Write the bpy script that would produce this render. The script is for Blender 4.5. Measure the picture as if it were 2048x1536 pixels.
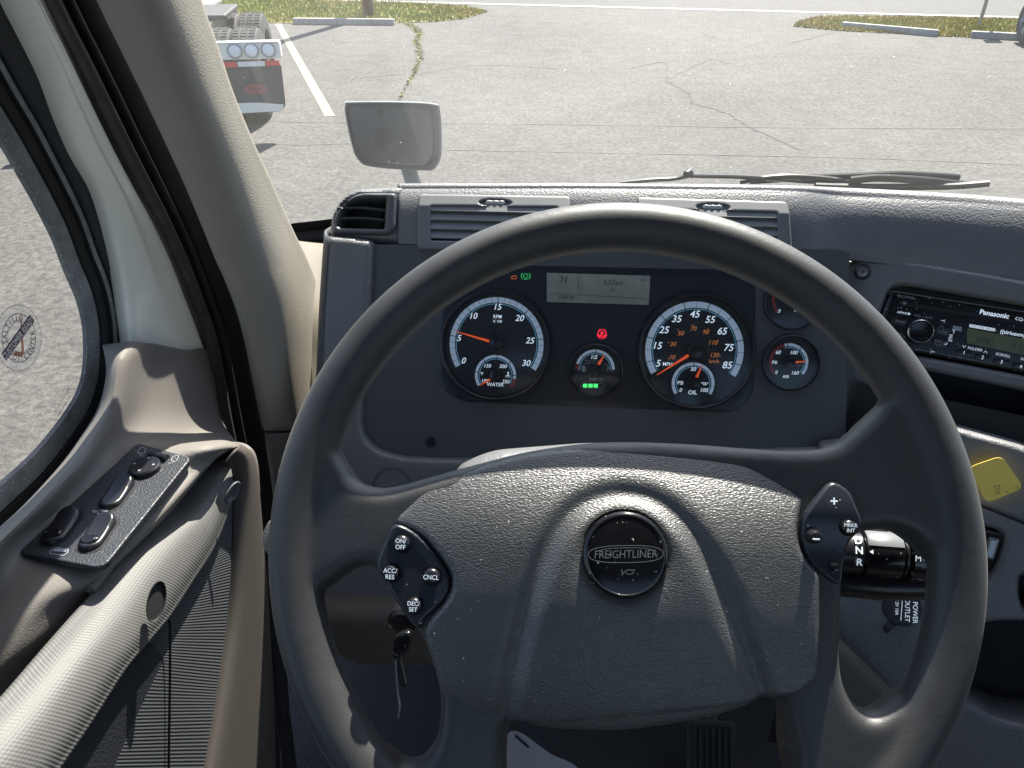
import bpy, bmesh, math, random
import numpy as np
from mathutils import Vector, Matrix
random.seed(7)
rng = np.random.default_rng(7)
R = math.radians
for o in list(bpy.data.objects): bpy.data.objects.remove(o)
SC = bpy.context.scene
COL = SC.collection

# ------------------------------------------------------------------ camera, light, exposure
EYE = Vector((0, 0, 2.4)); PITCH = 33.0; YAW = 3.7; FPX = 1539.0
cd = bpy.data.cameras.new('camera'); cam = bpy.data.objects.new('camera', cd); COL.objects.link(cam)
cam.location = EYE; cam.rotation_euler = (R(90 - PITCH), 0, R(YAW))
cd.sensor_width = 36; cd.lens = 36 * FPX / 2048; cd.clip_start = 0.02; cd.clip_end = 2000
SC.camera = cam
SUN_AZ, SUN_EL = 15.0, 51.2
world = bpy.data.worlds.new('World'); SC.world = world; world.use_nodes = True
nt = world.node_tree; bg = nt.nodes['Background']
sky = nt.nodes.new('ShaderNodeTexSky'); sky.sky_type = 'NISHITA'; sky.sun_disc = False
sky.sun_elevation = R(SUN_EL); sky.sun_rotation = R(SUN_AZ); sky.dust_density = 1.5
nt.links.new(sky.outputs[0], bg.inputs[0]); bg.inputs[1].default_value = 0.09
sd = bpy.data.lights.new('sun', 'SUN'); sd.energy = 5.0; sd.angle = R(0.53); sd.color = (1, .93, .83)
sun = bpy.data.objects.new('sun', sd); COL.objects.link(sun)
sdir = Vector((math.sin(R(SUN_AZ)) * math.cos(R(SUN_EL)), math.cos(R(SUN_AZ)) * math.cos(R(SUN_EL)), math.sin(R(SUN_EL))))
sun.rotation_euler = sdir.to_track_quat('Z', 'Y').to_euler(); sun.location = (3, 6, 8)
vs = SC.view_settings
vs.view_transform = 'Standard'; vs.look = 'None'; vs.exposure = 1.62; vs.gamma = 1; vs.use_curve_mapping = False
SC.cycles.max_bounces = 8; SC.cycles.transparent_max_bounces = 16; SC.cycles.diffuse_bounces = 5
SC.cycles.use_denoising = True; SC.cycles.sample_clamp_indirect = 6

# ------------------------------------------------------------------ where a line of sight meets the real surfaces
_cy, _sy, _cp, _sp = math.cos(R(YAW)), math.sin(R(YAW)), math.cos(R(PITCH)), math.sin(R(PITCH))
A_R = Vector((_cy, _sy, 0)); A_F = Vector((-_sy * _cp, _cy * _cp, -_sp)); A_U = Vector((-_sy * _sp, _cy * _sp, _cp))
def ray(px, py): return A_R * ((px - 1024) / FPX) + A_F - A_U * ((py - 768) / FPX)
def PZ(px, py, z): return EYE + ray(px, py) * z
def PX(px, py, x): r = ray(px, py); return EYE + r * (x / r.x)
def PY(px, py, y): r = ray(px, py); return EYE + r * (y / r.y)
def PB(px, py, b): r = ray(px, py); return EYE + r * (-b / r.z)
def G(px, py, z=0): r = ray(px, py); return EYE + r * ((z - EYE.z) / r.z)

class Frame:
    def __init__(s, o, x, n):
        s.o = Vector(o); s.n = Vector(n).normalized(); x = Vector(x); s.x = (x - s.n * x.dot(s.n)).normalized(); s.y = s.n.cross(s.x)
    def uv(s, px, py, h=0):
        r = ray(px, py); t = ((s.o + s.n * h) - EYE).dot(s.n) / r.dot(s.n); p = EYE + r * t - s.o
        return (p.dot(s.x), p.dot(s.y))
    def p(s, u, v, h=0): return s.o + s.x * u + s.y * v + s.n * h
    def px(s, px, py, h=0): u, v = s.uv(px, py, h); return s.p(u, v, h)
    def up(s, h): return Frame(s.o + s.n * h, s.x, s.n)
    def at(s, px, py, rot=0):
        o = s.px(px, py); x = s.x * math.cos(R(rot)) + s.y * math.sin(R(rot)); return Frame(o, x, s.n)
    def scale(s, px, py):                     # metres per photo pixel here
        a = s.px(px, py); return (a - EYE).dot(A_F) / FPX
def elev(el, yaw=0):                          # a normal facing the driver, raised el degrees, turned yaw degrees to the left
    return Vector((-math.sin(R(yaw)) * math.cos(R(el)), -math.cos(R(yaw)) * math.cos(R(el)), math.sin(R(el))))
def horiz(yaw): return Vector((math.cos(R(yaw)), -math.sin(R(yaw)), 0))

# ------------------------------------------------------------------ materials
def _n(t, k, **kw):
    n = t.nodes.new(k)
    for a, b in kw.items(): setattr(n, a, b)
    return n
def mat(name, col, rough=.5, metal=0, bump=None, spec=.5, coat=0, var=0, vscale=8, emit=None, estr=0, dust=0, sheen=0, coord='Object', rvar=0):
    m = bpy.data.materials.new(name); m.use_nodes = True; t = m.node_tree; b = t.nodes['Principled BSDF']; L = t.links
    b.inputs['Base Color'].default_value = (*col, 1); b.inputs['Roughness'].default_value = rough; b.inputs['Metallic'].default_value = metal
    b.inputs['Specular IOR Level'].default_value = spec; b.inputs['Coat Weight'].default_value = coat; b.inputs['Coat Roughness'].default_value = .08
    if sheen: b.inputs['Sheen Weight'].default_value = sheen; b.inputs['Sheen Roughness'].default_value = .4
    tc = _n(t, 'ShaderNodeTexCoord'); src = tc.outputs[coord]
    last = None
    if var:
        nz = _n(t, 'ShaderNodeTexNoise'); nz.inputs['Scale'].default_value = vscale; nz.inputs['Detail'].default_value = 6; nz.inputs['Roughness'].default_value = .65
        L.new(src, nz.inputs['Vector'])
        r = _n(t, 'ShaderNodeValToRGB'); r.color_ramp.elements[0].position = .3; r.color_ramp.elements[1].position = .7
        r.color_ramp.elements[0].color = (*[c * (1 - var) for c in col], 1); r.color_ramp.elements[1].color = (*[min(1, c * (1 + var)) for c in col], 1)
        L.new(nz.outputs[0], r.inputs[0]); last = r.outputs[0]
        if rvar:
            mr = _n(t, 'ShaderNodeMapRange'); mr.inputs['To Min'].default_value = max(.02, rough - rvar); mr.inputs['To Max'].default_value = rough + rvar
            L.new(nz.outputs[0], mr.inputs[0]); L.new(mr.outputs[0], b.inputs['Roughness'])
    if dust:                                  # pale lint specks lying on the surface
        vo = _n(t, 'ShaderNodeTexNoise'); vo.inputs['Scale'].default_value = 420; vo.inputs['Detail'].default_value = 1
        L.new(src, vo.inputs['Vector'])
        r = _n(t, 'ShaderNodeMapRange'); r.inputs['From Min'].default_value = .76 - dust * .1; r.inputs['From Max'].default_value = .80 - dust * .1
        L.new(vo.outputs[0], r.inputs[0])
        mx = _n(t, 'ShaderNodeMix', data_type='RGBA'); mx.inputs['A'].default_value = (*col, 1); mx.inputs['B'].default_value = (.6, .58, .52, 1)
        if last: L.new(last, mx.inputs['A'])
        L.new(r.outputs[0], mx.inputs['Factor']); last = mx.outputs['Result']
    if last: L.new(last, b.inputs['Base Color'])
    if emit: b.inputs['Emission Color'].default_value = (*emit, 1); b.inputs['Emission Strength'].default_value = estr
    prev = None
    for bp in (bump if isinstance(bump, list) else [bump] if bump else []):
        kind, sc, st, dist = bp[:4]
        bn = _n(t, 'ShaderNodeBump'); bn.inputs['Strength'].default_value = st; bn.inputs['Distance'].default_value = dist
        v = src
        if len(bp) > 4:
            mp = _n(t, 'ShaderNodeMapping'); mp.inputs['Scale'].default_value = bp[4]; L.new(v, mp.inputs[0]); v = mp.outputs[0]
        if kind == 'noise':
            q = _n(t, 'ShaderNodeTexNoise'); q.inputs['Scale'].default_value = sc; q.inputs['Detail'].default_value = 3; L.new(v, q.inputs['Vector']); out = q.outputs[0]
        elif kind == 'pebble':
            q0 = _n(t, 'ShaderNodeTexNoise'); q0.inputs['Scale'].default_value = sc * .6; L.new(v, q0.inputs['Vector'])
            ad = _n(t, 'ShaderNodeMix', data_type='VECTOR'); ad.inputs['Factor'].default_value = 1.2 / sc; L.new(v, ad.inputs['A']); L.new(q0.outputs['Color'], ad.inputs['B'])
            q = _n(t, 'ShaderNodeTexVoronoi', feature='SMOOTH_F1'); q.inputs['Scale'].default_value = sc; q.inputs['Smoothness'].default_value = .35
            L.new(ad.outputs['Result'] if False else ad.outputs[1], q.inputs['Vector'])
            iv = _n(t, 'ShaderNodeMath', operation='MULTIPLY'); iv.inputs[1].default_value = -1; L.new(q.outputs[0], iv.inputs[0]); out = iv.outputs[0]
        elif kind == 'weave':                 # raised cords in chevron rows
            w = _n(t, 'ShaderNodeTexWave', wave_type='BANDS', bands_direction='X', wave_profile='SIN'); w.inputs['Scale'].default_value = sc; L.new(v, w.inputs['Vector'])
            w2 = _n(t, 'ShaderNodeTexWave', wave_type='BANDS', bands_direction='Y', wave_profile='SIN'); w2.inputs['Scale'].default_value = sc * 1.25; L.new(v, w2.inputs['Vector'])
            s2 = _n(t, 'ShaderNodeMath', operation='MULTIPLY'); s2.inputs[1].default_value = .3; L.new(w2.outputs['Fac'], s2.inputs[0])
            ad = _n(t, 'ShaderNodeMath', operation='ADD'); L.new(w.outputs['Fac'], ad.inputs[0]); L.new(s2.outputs[0], ad.inputs[1]); out = ad.outputs[0]
        L.new(out, bn.inputs['Height'])
        if prev: L.new(prev, bn.inputs['Normal'])
        prev = bn.outputs[0]
    if prev: L.new(prev, b.inputs['Normal'])
    return m
def glass(name, tint=(.93, .96, .95), haze=0.0, specks=0, gl=.03):
    m = bpy.data.materials.new(name); m.use_nodes = True; t = m.node_tree; L = t.links; t.nodes.remove(t.nodes['Principled BSDF'])
    out = t.nodes['Material Output']
    tr = _n(t, 'ShaderNodeBsdfTransparent'); tr.inputs[0].default_value = (*tint, 1)
    g = _n(t, 'ShaderNodeBsdfGlossy'); g.inputs['Roughness'].default_value = gl; g.inputs[0].default_value = (1, 1, 1, 1)
    lw = _n(t, 'ShaderNodeLayerWeight'); p5 = _n(t, 'ShaderNodeMath', operation='POWER'); p5.inputs[1].default_value = 5; L.new(lw.outputs['Facing'], p5.inputs[0]); fr = _n(t, 'ShaderNodeMath', operation='MULTIPLY_ADD'); fr.inputs[1].default_value = .7; fr.inputs[2].default_value = .03; L.new(p5.outputs[0], fr.inputs[0])
    mx = _n(t, 'ShaderNodeMixShader'); L.new(fr.outputs[0], mx.inputs[0]); L.new(tr.outputs[0], mx.inputs[1]); L.new(g.outputs[0], mx.inputs[2]); last = mx.outputs[0]
    if haze or specks:
        tl = _n(t, 'ShaderNodeBsdfTranslucent'); tl.inputs[0].default_value = (.85, .85, .83, 1)
        df = _n(t, 'ShaderNodeBsdfDiffuse'); df.inputs[0].default_value = (.75, .75, .73, 1)
        m1 = _n(t, 'ShaderNodeMixShader'); m1.inputs[0].default_value = .3; L.new(tl.outputs[0], m1.inputs[1]); L.new(df.outputs[0], m1.inputs[2])
        tc = _n(t, 'ShaderNodeTexCoord')
        nz = _n(t, 'ShaderNodeTexNoise'); nz.inputs['Scale'].default_value = 3; nz.inputs['Detail'].default_value = 5; L.new(tc.outputs['Object'], nz.inputs['Vector'])
        a = _n(t, 'ShaderNodeMapRange'); a.inputs['From Min'].default_value = .3; a.inputs['From Max'].default_value = .75; a.inputs['To Min'].default_value = haze * .4; a.inputs['To Max'].default_value = haze * 1.6; L.new(nz.outputs[0], a.inputs[0]); f = a.outputs[0]
        if specks:
            vo = _n(t, 'ShaderNodeTexVoronoi'); vo.inputs['Scale'].default_value = 85; L.new(tc.outputs['Object'], vo.inputs['Vector'])
            c = _n(t, 'ShaderNodeMapRange'); c.inputs['From Min'].default_value = .075; c.inputs['From Max'].default_value = .035; c.inputs['To Min'].default_value = 0; c.inputs['To Max'].default_value = specks; L.new(vo.outputs['Distance'], c.inputs[0])
            sx = _n(t, 'ShaderNodeSeparateColor'); L.new(vo.outputs['Color'], sx.inputs[0])
            pw = _n(t, 'ShaderNodeMath', operation='POWER'); pw.inputs[1].default_value = 3; L.new(sx.outputs[0], pw.inputs[0])
            ml = _n(t, 'ShaderNodeMath', operation='MULTIPLY'); L.new(c.outputs[0], ml.inputs[0]); L.new(pw.outputs[0], ml.inputs[1])
            ad = _n(t, 'ShaderNodeMath', operation='ADD', use_clamp=True); L.new(f, ad.inputs[0]); L.new(ml.outputs[0], ad.inputs[1]); f = ad.outputs[0]
        m2 = _n(t, 'ShaderNodeMixShader'); L.new(f, m2.inputs[0]); L.new(last, m2.inputs[1]); L.new(m1.outputs[0], m2.inputs[2]); last = m2.outputs[0]
    L.new(last, out.inputs[0]); return m

M = {}
M['dash'] = mat('dash_grey', (.125, .126, .130), .44, bump=('pebble', 480, .55, .0006), spec=.8, var=.06, vscale=30)
M['dash_smooth'] = mat('dash_satin', (.085, .088, .096), .42, bump=('noise', 900, .15, .0002))
M['vent_grey'] = mat('vent_grey', (.15, .153, .158), .42, bump=('noise', 900, .15, .0002), var=.06, vscale=50)
M['binnacle'] = mat('binnacle_panel', (.068, .070, .077), .55, bump=('noise', 1400, .2, .0002), dust=.0)
M['cluster'] = mat('cluster_face', (.012, .015, .022), .35, bump=('noise', 1200, .1, .0001))
M['dial'] = mat('dial_black', (.012, .014, .018), .5)
M['gloss'] = mat('gloss_black', (.008, .008, .010), .16, dust=.35, var=.2, vscale=60, rvar=.05)
M['bezel'] = mat('bezel_black', (.012, .012, .015), .28)
M['black'] = mat('matt_black', (.008, .008, .010), .7)
M['print'] = mat('print_white', (.80, .84, .87), .5, emit=(.75, .88, 1), estr=.17)  # faint added glow, here and in the gauge colours below, brightens the marks
M['print_dim'] = mat('print_grey', (.30, .32, .34), .5)
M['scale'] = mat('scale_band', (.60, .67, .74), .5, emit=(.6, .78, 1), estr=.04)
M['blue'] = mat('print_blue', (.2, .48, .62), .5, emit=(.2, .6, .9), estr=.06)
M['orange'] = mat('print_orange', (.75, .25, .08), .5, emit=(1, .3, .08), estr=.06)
M['red'] = mat('print_red', (.30, .03, .03), .5)
M['needle'] = mat('needle_orange', (.95, .13, .03), .45, emit=(1, .12, .03), estr=.12)
M['lit_green'] = mat('lamp_green', (.05, .5, .12), .4, emit=(.05, .9, .15), estr=.5)
M['dim_green'] = mat('lamp_dim_green', (.03, .25, .08), .4, emit=(.05, .8, .2), estr=.12)
M['lit_red'] = mat('lamp_red', (.7, .03, .04), .4, emit=(1, .03, .06), estr=.45)
M['dim_orange'] = mat('lamp_dim_orange', (.4, .1, .05), .4, emit=(1, .2, .08), estr=.1)
M['lcd'] = mat('lcd_grey', (.24, .25, .215), .10, var=.15, vscale=40)
M['lcd_ink'] = mat('lcd_ink', (.05, .055, .05), .4)
M['lcd2'] = mat('radio_lcd', (.115, .12, .055), .22)
M['rim'] = mat('wheel_rubber', (.023, .023, .025), .52, bump=[('noise', 1300, .35, .0004), ('noise', 500, .15, .0004)], var=.25, vscale=22, rvar=.08, sheen=.08, spec=.8)
M['leather'] = mat('leather_grain', (.060, .061, .063), .43, bump=[('pebble', 1050, .7, .00045, (.5, 1, 1)), ('noise', 60, .15, .001)], var=.15, vscale=40, dust=-.08, spec=1.0)
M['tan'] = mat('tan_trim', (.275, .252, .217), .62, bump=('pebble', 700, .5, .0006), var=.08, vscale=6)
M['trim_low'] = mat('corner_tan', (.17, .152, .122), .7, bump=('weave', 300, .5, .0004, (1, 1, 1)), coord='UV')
M['taupe'] = mat('door_taupe', (.165, .150, .137), .66, bump=('pebble', 800, .35, .0004), var=.08, vscale=8)
M['weave'] = mat('pull_weave', (.105, .103, .10), .55, bump=('weave', 108, .5, .0004, (1, 1, 1)), coord='UV', spec=.5)
M['weave_shaded'] = mat('panel_weave', (.06, .064, .07), .55, bump=('weave', 108, .8, .0006, (1, 1, 1)), coord='UV')  # same weave as the pull, with the panel's shade put into the colour
M['plate'] = mat('switch_plate', (.028, .031, .038), .42, bump=('pebble', 650, .6, .0006), spec=.5)
M['cream'] = mat('cream_paint', (.82, .80, .72), .28, coat=.3, var=.05, vscale=7, bump=('noise', 25, .05, .001))
M['rubber'] = mat('seal_rubber', (.014, .014, .015), .62, var=.4, vscale=30)
M['rubber_rib'] = mat('seal_ribbed', (.050, .048, .046), .68, bump=('noise', 260, .6, .001, (.2, .2, 3)), var=.3, vscale=60)
M['lip'] = mat('window_lip', (.22, .225, .23), .55, var=.35, vscale=40, dust=.8)
M['frit'] = mat('frit_black', (.02, .02, .022), .5)
M['chrome'] = mat('chrome', (.85, .86, .88), .14, metal=1)
M['silver'] = mat('satin_silver', (.30, .31, .33), .32, metal=.7)
M['knobgrey'] = mat('vent_knob', (.42, .42, .41), .4)
M['carpet'] = mat('floor_mat', (.018, .018, .02), .9, bump=('noise', 300, .8, .004))
M['brown'] = mat('lower_trim', (.078, .068, .058), .65, bump=('noise', 800, .2, .0004))
M['headliner'] = mat('headliner', (.22, .215, .205), .9)
M['yellow'] = mat('yellow_tag', (1.0, .72, .14), .5, var=.04)
M['ink'] = mat('pen_ink', (.10, .08, .04), .6)
M['asphalt_ink'] = mat('sticker_ink', (.13, .07, .10), .6)
M['paper'] = mat('grey_paper', (.33, .32, .32), .8, bump=('noise', 60, .3, .002))
M['glass'] = glass('windshield_glass', haze=.032, specks=.9)
M['sideglass'] = glass('side_glass', (.95, .96, .94), haze=.012, specks=.25)
M['lens'] = glass('gauge_lens', (.93, .95, .97), gl=.12)
M['sticker'] = glass('sticker_film', (.93, .93, .92), haze=.18)

# ------------------------------------------------------------------ mesh helpers
class MB:
    def __init__(s): s.v = []; s.f = []; s.m = []; s.mi = 0
    def add(s, vs, fs):
        k = len(s.v); s.v += [tuple(x) for x in vs]; s.f += [tuple(i + k for i in f) for f in fs]; s.m += [s.mi] * len(fs); return s
    def box(s, c, sx, sy, sz, fr=None):
        c = Vector(c); X, Y, Z = (fr.x, fr.y, fr.n) if fr else (Vector((1, 0, 0)), Vector((0, 1, 0)), Vector((0, 0, 1)))
        vs = [c + X * (a * sx / 2) + Y * (b * sy / 2) + Z * (d * sz / 2) for d in (-1, 1) for b in (-1, 1) for a in (-1, 1)]
        return s.add(vs, [(0, 2, 3, 1), (4, 5, 7, 6), (0, 1, 5, 4), (2, 6, 7, 3), (0, 4, 6, 2), (1, 3, 7, 5)])
    def prism(s, pts, vec):
        vec = Vector(vec); n = len(pts); a = [Vector(p) for p in pts]; vs = a + [p + vec for p in a]
        return s.add(vs, [tuple(range(n)), tuple(range(2 * n - 1, n - 1, -1))] + [(i, i + n, (i + 1) % n + n, (i + 1) % n) for i in range(n)])
    def flat(s, fr, poly, h=0):
        return s.add([fr.p(u, v, h) for u, v in poly], [tuple(range(len(poly)))])
    def lathe(s, fr, prof, seg=48, a0=0, a1=360, sx=1, sy=1):
        full = abs(a1 - a0) >= 359.9; n = seg if full else seg + 1; vs = []; fs = []
        for i in range(n):
            a = R(a0 + (a1 - a0) * i / seg); c, d = math.cos(a) * sx, math.sin(a) * sy
            vs += [fr.p(r * c, r * d, h) for r, h in prof]
        k = len(prof)
        for i in range(seg):
            j = (i + 1) % n
            for q in range(k - 1): fs.append((i * k + q, j * k + q, j * k + q + 1, i * k + q + 1))
        return s.add(vs, fs)
    def tube(s, path, rad, seg=12, flat=1.0, up=None, closed=False):
        path = [Vector(p) for p in path]; n = len(path); vs = []; fs = []; U = None
        rad = rad if isinstance(rad, (list, tuple)) else [rad] * n
        for i, p in enumerate(path):
            t = (path[(i + 1) % n] - path[i - 1]) if closed or 0 < i < n - 1 else (path[1] - path[0] if i == 0 else path[-1] - path[-2])
            t.normalize()
            if up is not None: U = Vector(up)
            elif U is None: U = Vector((0, 0, 1)) if abs(t.z) < .9 else Vector((1, 0, 0))
            U = (U - t * U.dot(t)).normalized(); W = t.cross(U)
            vs += [p + U * (math.sin(2 * math.pi * k / seg) * rad[i] * flat) + W * (math.cos(2 * math.pi * k / seg) * rad[i]) for k in range(seg)]
        for i in range(n if closed else n - 1):
            j = (i + 1) % n
            for k in range(seg): q = (k + 1) % seg; fs.append((i * seg + k, i * seg + q, j * seg + q, j * seg + k))
        if not closed: fs += [tuple(range(seg - 1, -1, -1)), tuple((n - 1) * seg + k for k in range(seg))]
        return s.add(vs, fs)
    def obj(s, name, m, parent=None, smooth=True, bevel=0, ang=35, uv=None):
        me = bpy.data.meshes.new(name); me.from_pydata(s.v, [], s.f); ms = m if isinstance(m, (list, tuple)) else [m]
        for x in ms: me.materials.append(M[x] if isinstance(x, str) else x)
        if len(ms) > 1: me.polygons.foreach_set('material_index', s.m)
        if uv is not None:
            l = me.uv_layers.new(name='UVMap'); idx = np.zeros(len(me.loops), int); me.loops.foreach_get('vertex_index', idx)
            l.data.foreach_set('uv', np.asarray(uv, float)[idx].ravel())
        bm = bmesh.new(); bm.from_mesh(me)
        if uv is None: bmesh.ops.remove_doubles(bm, verts=bm.verts, dist=1e-6)
        bmesh.ops.recalc_face_normals(bm, faces=bm.faces) if smooth != 'keep' else None
        bm.to_mesh(me); bm.free()
        if smooth:
            me.polygons.foreach_set('use_smooth', [True] * len(me.polygons)); me.set_sharp_from_angle(angle=R(ang))
        o = bpy.data.objects.new(name, me); COL.objects.link(o)
        if bevel:
            b = o.modifiers.new('bevel', 'BEVEL'); b.width = bevel; b.segments = 3; b.limit_method = 'ANGLE'; b.angle_limit = R(40); b.harden_normals = False
        setpar(o, parent); return o
def setpar(o, parent):
    if parent is not None:
        o.parent = parent
        if parent.type == 'EMPTY' and parent.parent is None: o.location = -parent.location
def thing(name, label, cat, loc=(0, 0, 0), group=None):
    o = bpy.data.objects.new(name, None); o.empty_display_size = .05; COL.objects.link(o); o.location = loc
    o['label'] = label; o['category'] = cat
    if group: o['group'] = group
    return o
def tag(o, label, cat, group=None):
    o['label'] = label; o['category'] = cat
    if group: o['group'] = group
    return o
def struct(o, kind='structure'): o['kind'] = kind; return o

def cr(pts, n=6, closed=True):                # smooth curve through points
    P = [Vector(p) for p in pts]; m = len(P); out = []
    for i in range(m if closed else m - 1):
        if closed: a, b, c, d = P[i - 1], P[i], P[(i + 1) % m], P[(i + 2) % m]
        else: a, b, c, d = P[max(i - 1, 0)], P[i], P[i + 1], P[min(i + 2, m - 1)]
        for k in range(n):
            t = k / n; out.append(.5 * ((2 * b) + (c - a) * t + (2 * a - 5 * b + 4 * c - d) * t * t + (3 * b - a - 3 * c + d) * t ** 3))
    if not closed: out.append(P[-1])
    return [tuple(p) for p in out]
def rr(pts, r, n=5):                          # rounded corners
    out = []; m = len(pts); rs = r if isinstance(r, (list, tuple)) else [r] * m
    for i in range(m):
        a, b, c = Vector(pts[i - 1]), Vector(pts[i]), Vector(pts[(i + 1) % m]); q = min(rs[i], (a - b).length * .48, (c - b).length * .48)
        s, e = b + (a - b).normalized() * q, b + (c - b).normalized() * q
        for k in range(n + 1): t = k / n; out.append(tuple(s * (1 - t) ** 2 + b * (2 * t * (1 - t)) + e * t * t))
    return out
def uvs(fr, pts, h=0): return [fr.uv(x, y, h) for x, y in pts]
def inpoly(P, x, y):
    P = np.asarray(P); x1, y1 = P[:, 0], P[:, 1]; x2, y2 = np.roll(x1, -1), np.roll(y1, -1); c = np.zeros(x.shape, bool)
    for a, b, d, e in zip(x1, y1, x2, y2):
        if b == e: continue
        c ^= ((b > y) != (e > y)) & (x < (d - a) * (y - b) / (e - b) + a)
    return c
def near(polys, x, y):
    best = np.full(x.shape, 1e9); bx = x.copy(); by = y.copy()
    for P in polys:
        P = np.asarray(P); Q = np.roll(P, -1, 0)
        for (a, b), (c, d) in zip(P, Q):
            L = (c - a) ** 2 + (d - b) ** 2
            if L < 1e-16: continue
            t = np.clip(((x - a) * (c - a) + (y - b) * (d - b)) / L, 0, 1); qx = a + t * (c - a); qy = b + t * (d - b); D = np.hypot(x - qx, y - qy); k = D < best
            best[k] = D[k]; bx[k] = qx[k]; by[k] = qy[k]
    return best, bx, by
def linedist(pts, x, y):
    best = np.full(x.shape, 1e9)
    for (a, b), (c, d) in zip(pts[:-1], pts[1:]):
        L = (c - a) ** 2 + (d - b) ** 2
        if L < 1e-16: continue
        t = np.clip(((x - a) * (c - a) + (y - b) * (d - b)) / L, 0, 1); best = np.minimum(best, np.hypot(x - a - t * (c - a), y - b - t * (d - b)))
    return best
def plate(mb, fr, outer, holes=(), h=None, er=.002, depth=.01, cell=.003, base=0.0):
    """A solid moulding: outline with holes, rounded rims, height h(u,v,d) above the frame, skirt of the given depth."""
    O = np.asarray(outer); polys = [O] + [np.asarray(q) for q in holes]
    x0, y0 = O.min(0) - cell; x1, y1 = O.max(0) + cell; nx, ny = int((x1 - x0) / cell) + 2, int((y1 - y0) / cell) + 2
    gx, gy = np.meshgrid(x0 + np.arange(nx) * cell, y0 + np.arange(ny) * cell, indexing='ij')
    cx, cy = gx[:-1, :-1] + cell / 2, gy[:-1, :-1] + cell / 2
    keep = inpoly(O, cx, cy)
    for q in polys[1:]: keep &= ~inpoly(q, cx, cy)
    pad = np.zeros((nx + 1, ny + 1), bool); pad[1:-1, 1:-1][:nx - 1, :ny - 1] = keep[:nx - 1, :ny - 1]
    K = np.zeros((nx + 1, ny + 1), int)
    cnt = pad[:-1, :-1].astype(int) + pad[1:, :-1] + pad[:-1, 1:] + pad[1:, 1:]      # cells round node i,j
    used = cnt > 0; bnd = used & (cnt < 4)
    d, bx, by = near(polys, gx, gy)
    ux, uy = np.where(bnd, bx, gx), np.where(bnd, by, gy); d = np.where(bnd, 0, d)
    t = np.clip(1 - d / max(er, 1e-6), 0, 1); drop = er * (1 - np.sqrt(1 - t * t))
    H = (h(ux, uy, d) if h else 0) - drop + base
    idx = -np.ones(gx.shape, int); ii = np.argwhere(used); idx[used] = np.arange(len(ii))
    vs = [fr.p(ux[i, j], uy[i, j], H[i, j]) for i, j in ii]; fs = []; N = len(vs); ed = {}
    for i, j in np.argwhere(keep):
        f = (idx[i, j], idx[i + 1, j], idx[i + 1, j + 1], idx[i, j + 1]); fs.append(f)
        for a, b in zip(f, f[1:] + f[:1]):
            if (b, a) in ed: del ed[(b, a)]
            else: ed[(a, b)] = 1
    if depth:
        lo = {}
        for a, b in ed:
            for q in (a, b):
                if q not in lo: lo[q] = len(vs); vs.append(Vector(vs[q]) - fr.n * depth)
            fs.append((b, a, lo[a], lo[b]))
    mb.add(vs, fs); return mb
def patch(rows, nu=6, nv=6):
    """Smooth surface through a grid of points: returns verts, faces, uv in metres."""
    g = [cr(r, nv, False) for r in rows]; cols = [cr([g[i][j] for i in range(len(g))], nu, False) for j in range(len(g[0]))]
    A = np.array([[cols[j][i] for j in range(len(cols))] for i in range(len(cols[0]))]); n, m = A.shape[:2]
    du = np.linalg.norm(np.diff(A, axis=0), axis=2).mean(1); dv = np.linalg.norm(np.diff(A, axis=1), axis=2).mean(0)
    U = np.concatenate([[0], np.cumsum(du)]); V = np.concatenate([[0], np.cumsum(dv)])
    vs = A.reshape(-1, 3).tolist(); uv = [(U[i], V[j]) for i in range(n) for j in range(m)]
    fs = [(i * m + j, i * m + j + 1, (i + 1) * m + j + 1, (i + 1) * m + j) for i in range(n - 1) for j in range(m - 1)]
    return vs, fs, uv
def sheet(name, rows, m, parent, th=.004, nu=6, nv=6, ridge=None):
    vs, fs, uv = patch(rows, nu, nv)
    if ridge: uv = [(u + .75 * max(0, ridge - v), v) for u, v in uv]
    b = MB(); b.add(vs, fs)
    o = b.obj(name, m, parent, smooth='keep', uv=uv, ang=60)
    me = o.data; c = Vector(vs[len(vs) // 2]); n = me.polygons[len(me.polygons) // 2].normal
    if n.dot(EYE - c) < 0: me.flip_normals()
    s = o.modifiers.new('solidify', 'SOLIDIFY'); s.thickness = th; s.offset = -1
    return o

_tc = {}
def text_geo(body, bold=0.0):
    k = (body, bold)
    if k not in _tc:
        cu = bpy.data.curves.new('t', 'FONT'); cu.body = body; cu.size = 1; cu.align_x = 'CENTER'; cu.align_y = 'CENTER'; cu.resolution_u = 3; cu.offset = bold; cu.fill_mode = 'FRONT'
        o = bpy.data.objects.new('t', cu); COL.objects.link(o); me = bpy.data.meshes.new_from_object(o, depsgraph=bpy.context.evaluated_depsgraph_get())
        _tc[k] = ([(v.co.x, v.co.y) for v in me.vertices], [tuple(p.vertices) for p in me.polygons])
        bpy.data.objects.remove(o); bpy.data.curves.remove(cu); bpy.data.meshes.remove(me)
        xs = [p[1] for p in _tc[k][0]] or [0]; mid = (max(xs) + min(xs)) / 2
        _tc[k] = ([(a, b - mid) for a, b in _tc[k][0]], _tc[k][1])
    return _tc[k]
def txt(mb, fr, body, size, shear=0, rot=0, h=.0004, sx=1, bold=.0, mirror=False):
    vs, fs = text_geo(body, bold); size = size / .7; c, s = math.cos(R(rot)), math.sin(R(rot)); out = []
    for a, b in vs:
        a, b = (a + b * shear) * size * sx * (-1 if mirror else 1), b * size; out.append(fr.p(a * c - b * s, a * s + b * c, h))
    mb.add(out, fs)
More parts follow.
